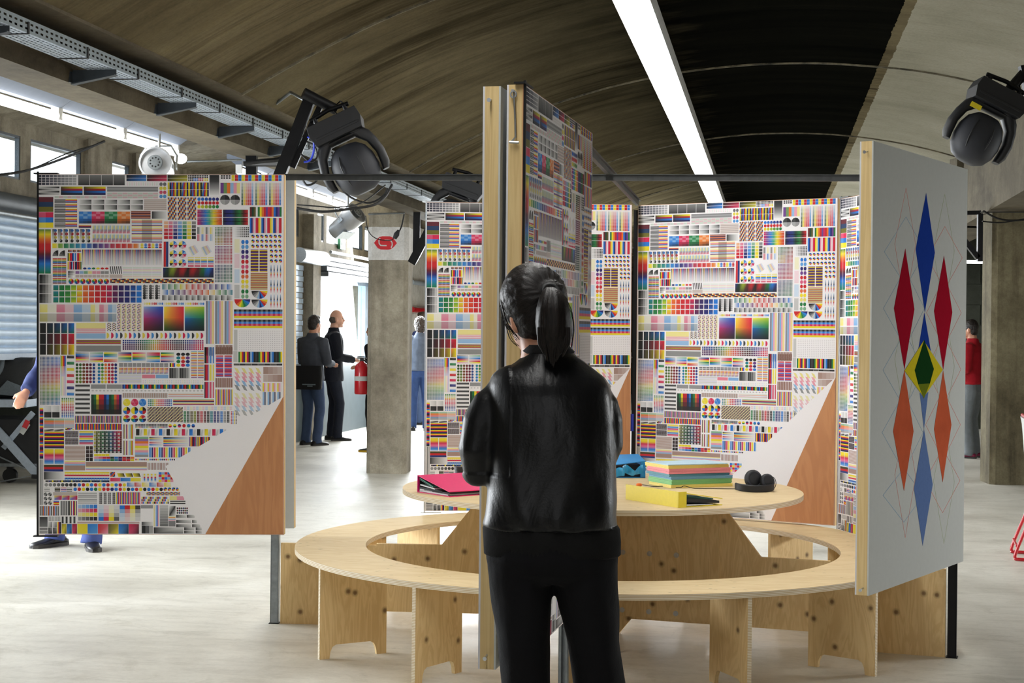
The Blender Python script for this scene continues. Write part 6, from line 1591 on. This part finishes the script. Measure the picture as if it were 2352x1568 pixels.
b.tube([shR+V3(-.06, 0, -.03), wl(1368, 900), wl(1382, 930, -.002), wl(1392, 965, -.005), wl(1394, 1020, .01), wl(1378, 1062, .03), wl(1352, 1070, .12), wl(1330, 1062, .20)], [.038, .046, .050, .050, .047, .045, .042, .04], 22)
def fold(c, n_):
    f = .0055*noise.noise((c.x*7+2, c.y*6, c.z*4.5))+.0022*noise.noise((c.x*20, c.y*16, c.z*10+5))
    zz = c.z-wl(1210, 1205).z                                     # gathers above the rib
    if 0 < zz < .32 and abs(c.x) < .24:
        k_ = (1-zz/.32); f += .0045*k_*math.sin(c.x*58+zz*-14*math.tanh(c.x*14)+2.5*noise.noise((c.x*5, 0, zz*4)))
    if c.x < -.11 and c.z > wl(1100, 1085).z:                      # sleeve drapes
        f += .005*math.sin((c.x*30+c.y*18+c.z*9)+3*noise.noise((c.x*4, c.y*4, c.z*5)))
    return f
blob(b, 'leather_jacket', M['leather'], wo, .0058, 9, fold)
# seams
def ribbon(pts, r_, m_, nm, par): q = MB(); q.tube(smoothpts(pts, 4), r_, 6); q.build(nm, m_, par, smooth=60)
# ribbed hem band
b = MB(); N_r = 220
def hemring(y, xl, xr, ry, amp):
    a, c = wl(xl, y), wl(xr, y); m_ = (a+c)/2; m_.z = wl((xl+xr)/2, y).z; rx = (c.x-a.x)/2
    return [m_+V3((rx+amp*(i % 2))*math.copysign(abs(math.cos(t))**.85, math.cos(t)), (ry+amp*(i % 2))*math.copysign(abs(math.sin(t))**.85, math.sin(t)), 0) for i, t in enumerate([2*PI*i/N_r for i in range(N_r)])]
b.loft([hemring(y, xl, xr, ry, am) for y, xl, xr, ry, am in ((1274, 1118, 1421, .118, .0), (1270, 1113, 1424, .122, .002), (1240, 1112, 1424, .126, .0024), (1212, 1110, 1422, .128, .002), (1203, 1114, 1418, .124, 0))])
M['rib'] = fabric('black_ribbed_knit', rgb(15, 15, 16), .9, .1, .2, 60); b.build('ribbed_hem', M['rib'], wo, smooth=75)
b = MB(); b.loft([sec(b, y, xl, xr, ry, n=32) for y, xl, xr, ry in ((812, 1203, 1318, .072), (806, 1199, 1320, .074), (798, 1204, 1312, .070), (792, 1208, 1306, .066), (796, 1214, 1300, .058))]); b.build('collar', M['rib'], wo, smooth=60)
b = MB(); b.loft([sec(b, y, xl, xr, ry, dy, n=32) for y, xl, xr, ry, dy in ((812, 1196, 1240, .045, .02), (800, 1198, 1238, .045, .025), (793, 1203, 1234, .04, .03))]); b.build('blue_shirt_collar', M['grey_blue'], wo, smooth=60)
# trousers
b = MB(); M['trouser'] = fabric('black_trouser_cloth', rgb(15, 15, 18), .9, .15, .3, 9, .2)
b.loft([sec(b, y, xl, xr, ry, n=36) for y, xl, xr, ry in ((1335, 1140, 1408, .085), (1310, 1122, 1418, .118), (1280, 1116, 1421, .128), (1240, 1120, 1414, .122), (1200, 1135, 1400, .11))])
def leg(b, S):
    b.loft([[*b.oval(wl((xl+xr)/2, y, dy), (xr-xl)/2/WS, ry, 26)] for y, xl, xr, ry, dy in S])
leg(b, ((1300, 1118, 1268, .105, 0), (1345, 1122, 1266, .104, 0), (1400, 1130, 1266, .100, .005), (1470, 1140, 1264, .092, .01), (1570, 1150, 1264, .080, .02), (1640, 1156, 1264, .072, .02), (1740, 1160, 1262, .072, 0), (1860, 1164, 1256, .066, -.01), (1925, 1162, 1258, .068, -.015), (1945, 1166, 1254, .06, -.01)))
leg(b, ((1300, 1270, 1420, .105, 0), (1345, 1272, 1422, .104, 0), (1400, 1284, 1424, .100, .005), (1470, 1300, 1425, .092, .01), (1570, 1318, 1436, .080, .02), (1640, 1328, 1440, .072, .02), (1740, 1340, 1444, .072, 0), (1860, 1350, 1444, .066, -.01), (1925, 1352, 1448, .068, -.015), (1945, 1356, 1444, .06, -.01)))
blob(b, 'trousers', M['trouser'], wo, .0065, 4, lambda c, n_: .006*noise.noise((c.x*11, c.y*10, c.z*6))+.003*noise.noise((c.x*30, c.y*20, c.z*12)))
for ax_, f_ in ((anL.x, .12), (anR.x, -.12)):
    q = MB(); R2 = Matrix.Rotation(f_, 3, 'Z'); rings = []
    for y, w_, hh in [(-.085, .028, .05), (-.06, .038, .06), (0, .040, .07), (.06, .043, .05), (.11, .044, .04), (.15, .038, .032), (.17, .016, .022)]:
        rings.append([V3(ax_, -.03, 0)+R2 @ V3(w_*math.cos(t), y, .001+hh*(.5+.5*math.sin(t))) for t in [2*PI*i/14 for i in range(14)]])
    q.loft(rings); q.build('shoe', M['shoe'], wo, smooth=70)
# hair: scalp cap, ponytail, tie, loose strands
tie = wl(1262, 672, -.085)
def hairmat(name, radial):
    k = NT(name)
    if radial:
        tc = k.n('ShaderNodeTexCoord'); sb = k.n('ShaderNodeVectorMath'); sb.operation = 'SUBTRACT'; k.l(tc.outputs['Object'], sb.inputs[0]); sb.inputs[1].default_value = tie
        nm = k.n('ShaderNodeVectorMath'); nm.operation = 'NORMALIZE'; k.l(sb.outputs[0], nm.inputs[0])
        f = k.noise(nm.outputs[0], 26, 4, .65, .3); f2 = k.noise(nm.outputs[0], 7, 2, .5, .3)
    else:
        v = k.coord((150, 150, 5), (0, .12, 0)); f = k.noise(v, 1.2, 4, .65, .5); f2 = k.noise(k.coord((40, 40, 3)), 1.0, 2)
    k.base(k.mix(k.ramp(f, [(.35, rgb(9, 7, 7)), (.7, rgb(38, 31, 28))]), k.ramp(f2, [(.3, (.5, .5, .5)), (.7, (1, 1, 1))]), .7, 'MULTIPLY'))
    k.rough(k.ramp(f, [(.3, (.5,)*3), (.7, (.36,)*3)])); k.b.inputs['Specular IOR Level'].default_value = .22; k.bump(f, .5, .003); return k.m
M['whair_r'] = hairmat('dark_hair_combed_back', True); M['whair'] = hairmat('dark_hair_hanging', False)
tie = wl(1262, 672, -.085)
b = MB()
b.ell(hc+V3(.0, -.012, .016), .096, .106, .104, 30, 20, Matrix.Rotation(math.radians(-10), 3, 'Y'))
b.ell(hc+V3(.012, -.045, -.03), .078, .070, .075, 24, 16)
b.ell(hc+V3(-.046, .03, .0), .046, .062, .055, 20, 14)
b.ell(tie+V3(.0, .03, .0), .045, .04, .035, 16, 12)
b.tube([hc+V3(.02, -.04, -.06), wl(1242, 775, -.045)], [.055, .03], 14)
hr = blob(b, 'hair', M['whair_r'], wo, .0045, 5, lambda c, n_: .0030*noise.noise((c-tie).normalized()*7)+.0012*noise.noise((c-tie).normalized()*22))
b = MB()
def psec(y, xl, xr, ry, dy): 
    a, c = wl(xl, y, dy), wl(xr, y, dy); m_ = (a+c)/2
    return [m_+V3((c.x-a.x)/2*math.cos(t)*(1+.035*math.sin(9*t+y*.05)), ry*math.sin(t)*(1+.05*math.sin(11*t+y*.04)), 0) for t in [2*PI*i/48 for i in range(48)]]
b.loft([psec(*q) for q in ((662, 1252, 1274, .014, -.09), (670, 1244, 1286, .024, -.10), (686, 1237, 1298, .034, -.112), (710, 1231, 1305, .040, -.118), (740, 1229, 1309, .042, -.12), (768, 1231, 1309, .040, -.118), (788, 1238, 1304, .034, -.115), (802, 1246, 1296, .026, -.114), (812, 1252, 1286, .018, -.116), (820, 1258, 1278, .008, -.118))])
rt_ = random.Random(5)
for i in range(16):
    t = i/15; x0 = 1236+66*t; x1 = 1250+34*t+rt_.uniform(-4, 4); ye = 812+24*math.sin(PI*t)+rt_.uniform(-6, 8)
    b.tube(smoothpts([wl(x0, 752, -.145), wl(x0+2*(.5-t), 785, -.142), wl((x0+x1)/2, 800, -.138), wl(x1, ye, -.13)], 3), [.0055, .0058, .006, .006, .0058, .0055, .005, .0045, .0035, .0015], 7)
b.build('ponytail', M['whair'], wo, smooth=85)
b = MB(); b.tube([tie+V3(.020*math.cos(t), -.006+.012*math.sin(t)*.6, .004+.016*math.sin(t)) for t in [2*PI*i/20 for i in range(20)]], .0055, 8, closed=True); b.build('hair_tie', M['inner'], wo, smooth=80)
b = MB(); rn = random.Random(3)
S_l = [[(1152, 700), (1160, 735), (1178, 762), (1190, 780)], [(1150, 690), (1166, 745), (1187, 772)], [(1160, 725), (1172, 775), (1190, 795)], [(1300, 690), (1312, 720), (1316, 760), (1310, 800)], [(1296, 700), (1309, 740), (1311, 790)], [(1282, 780), (1300, 796), (1304, 780), (1302, 768)], [(1290, 800), (1303, 800), (1306, 778)], [(1262, 820), (1258, 836), (1264, 846)], [(1270, 815), (1275, 832), (1270, 846)], [(1165, 670), (1155, 700), (1158, 740), (1170, 760)]]
for s_ in S_l:
    for j in range(3):
        dx, dy_ = rn.uniform(-4, 4), rn.uniform(-3, 3); b.tube(smoothpts([wl(x+dx, y+dy_, -.02+rn.uniform(-.01, .01)) for x, y in s_], 4), [.0009]*(len(s_)*4-3), 4)
o = b.build('loose_strands', M['whair'], wo); o['kind'] = 'stuff'
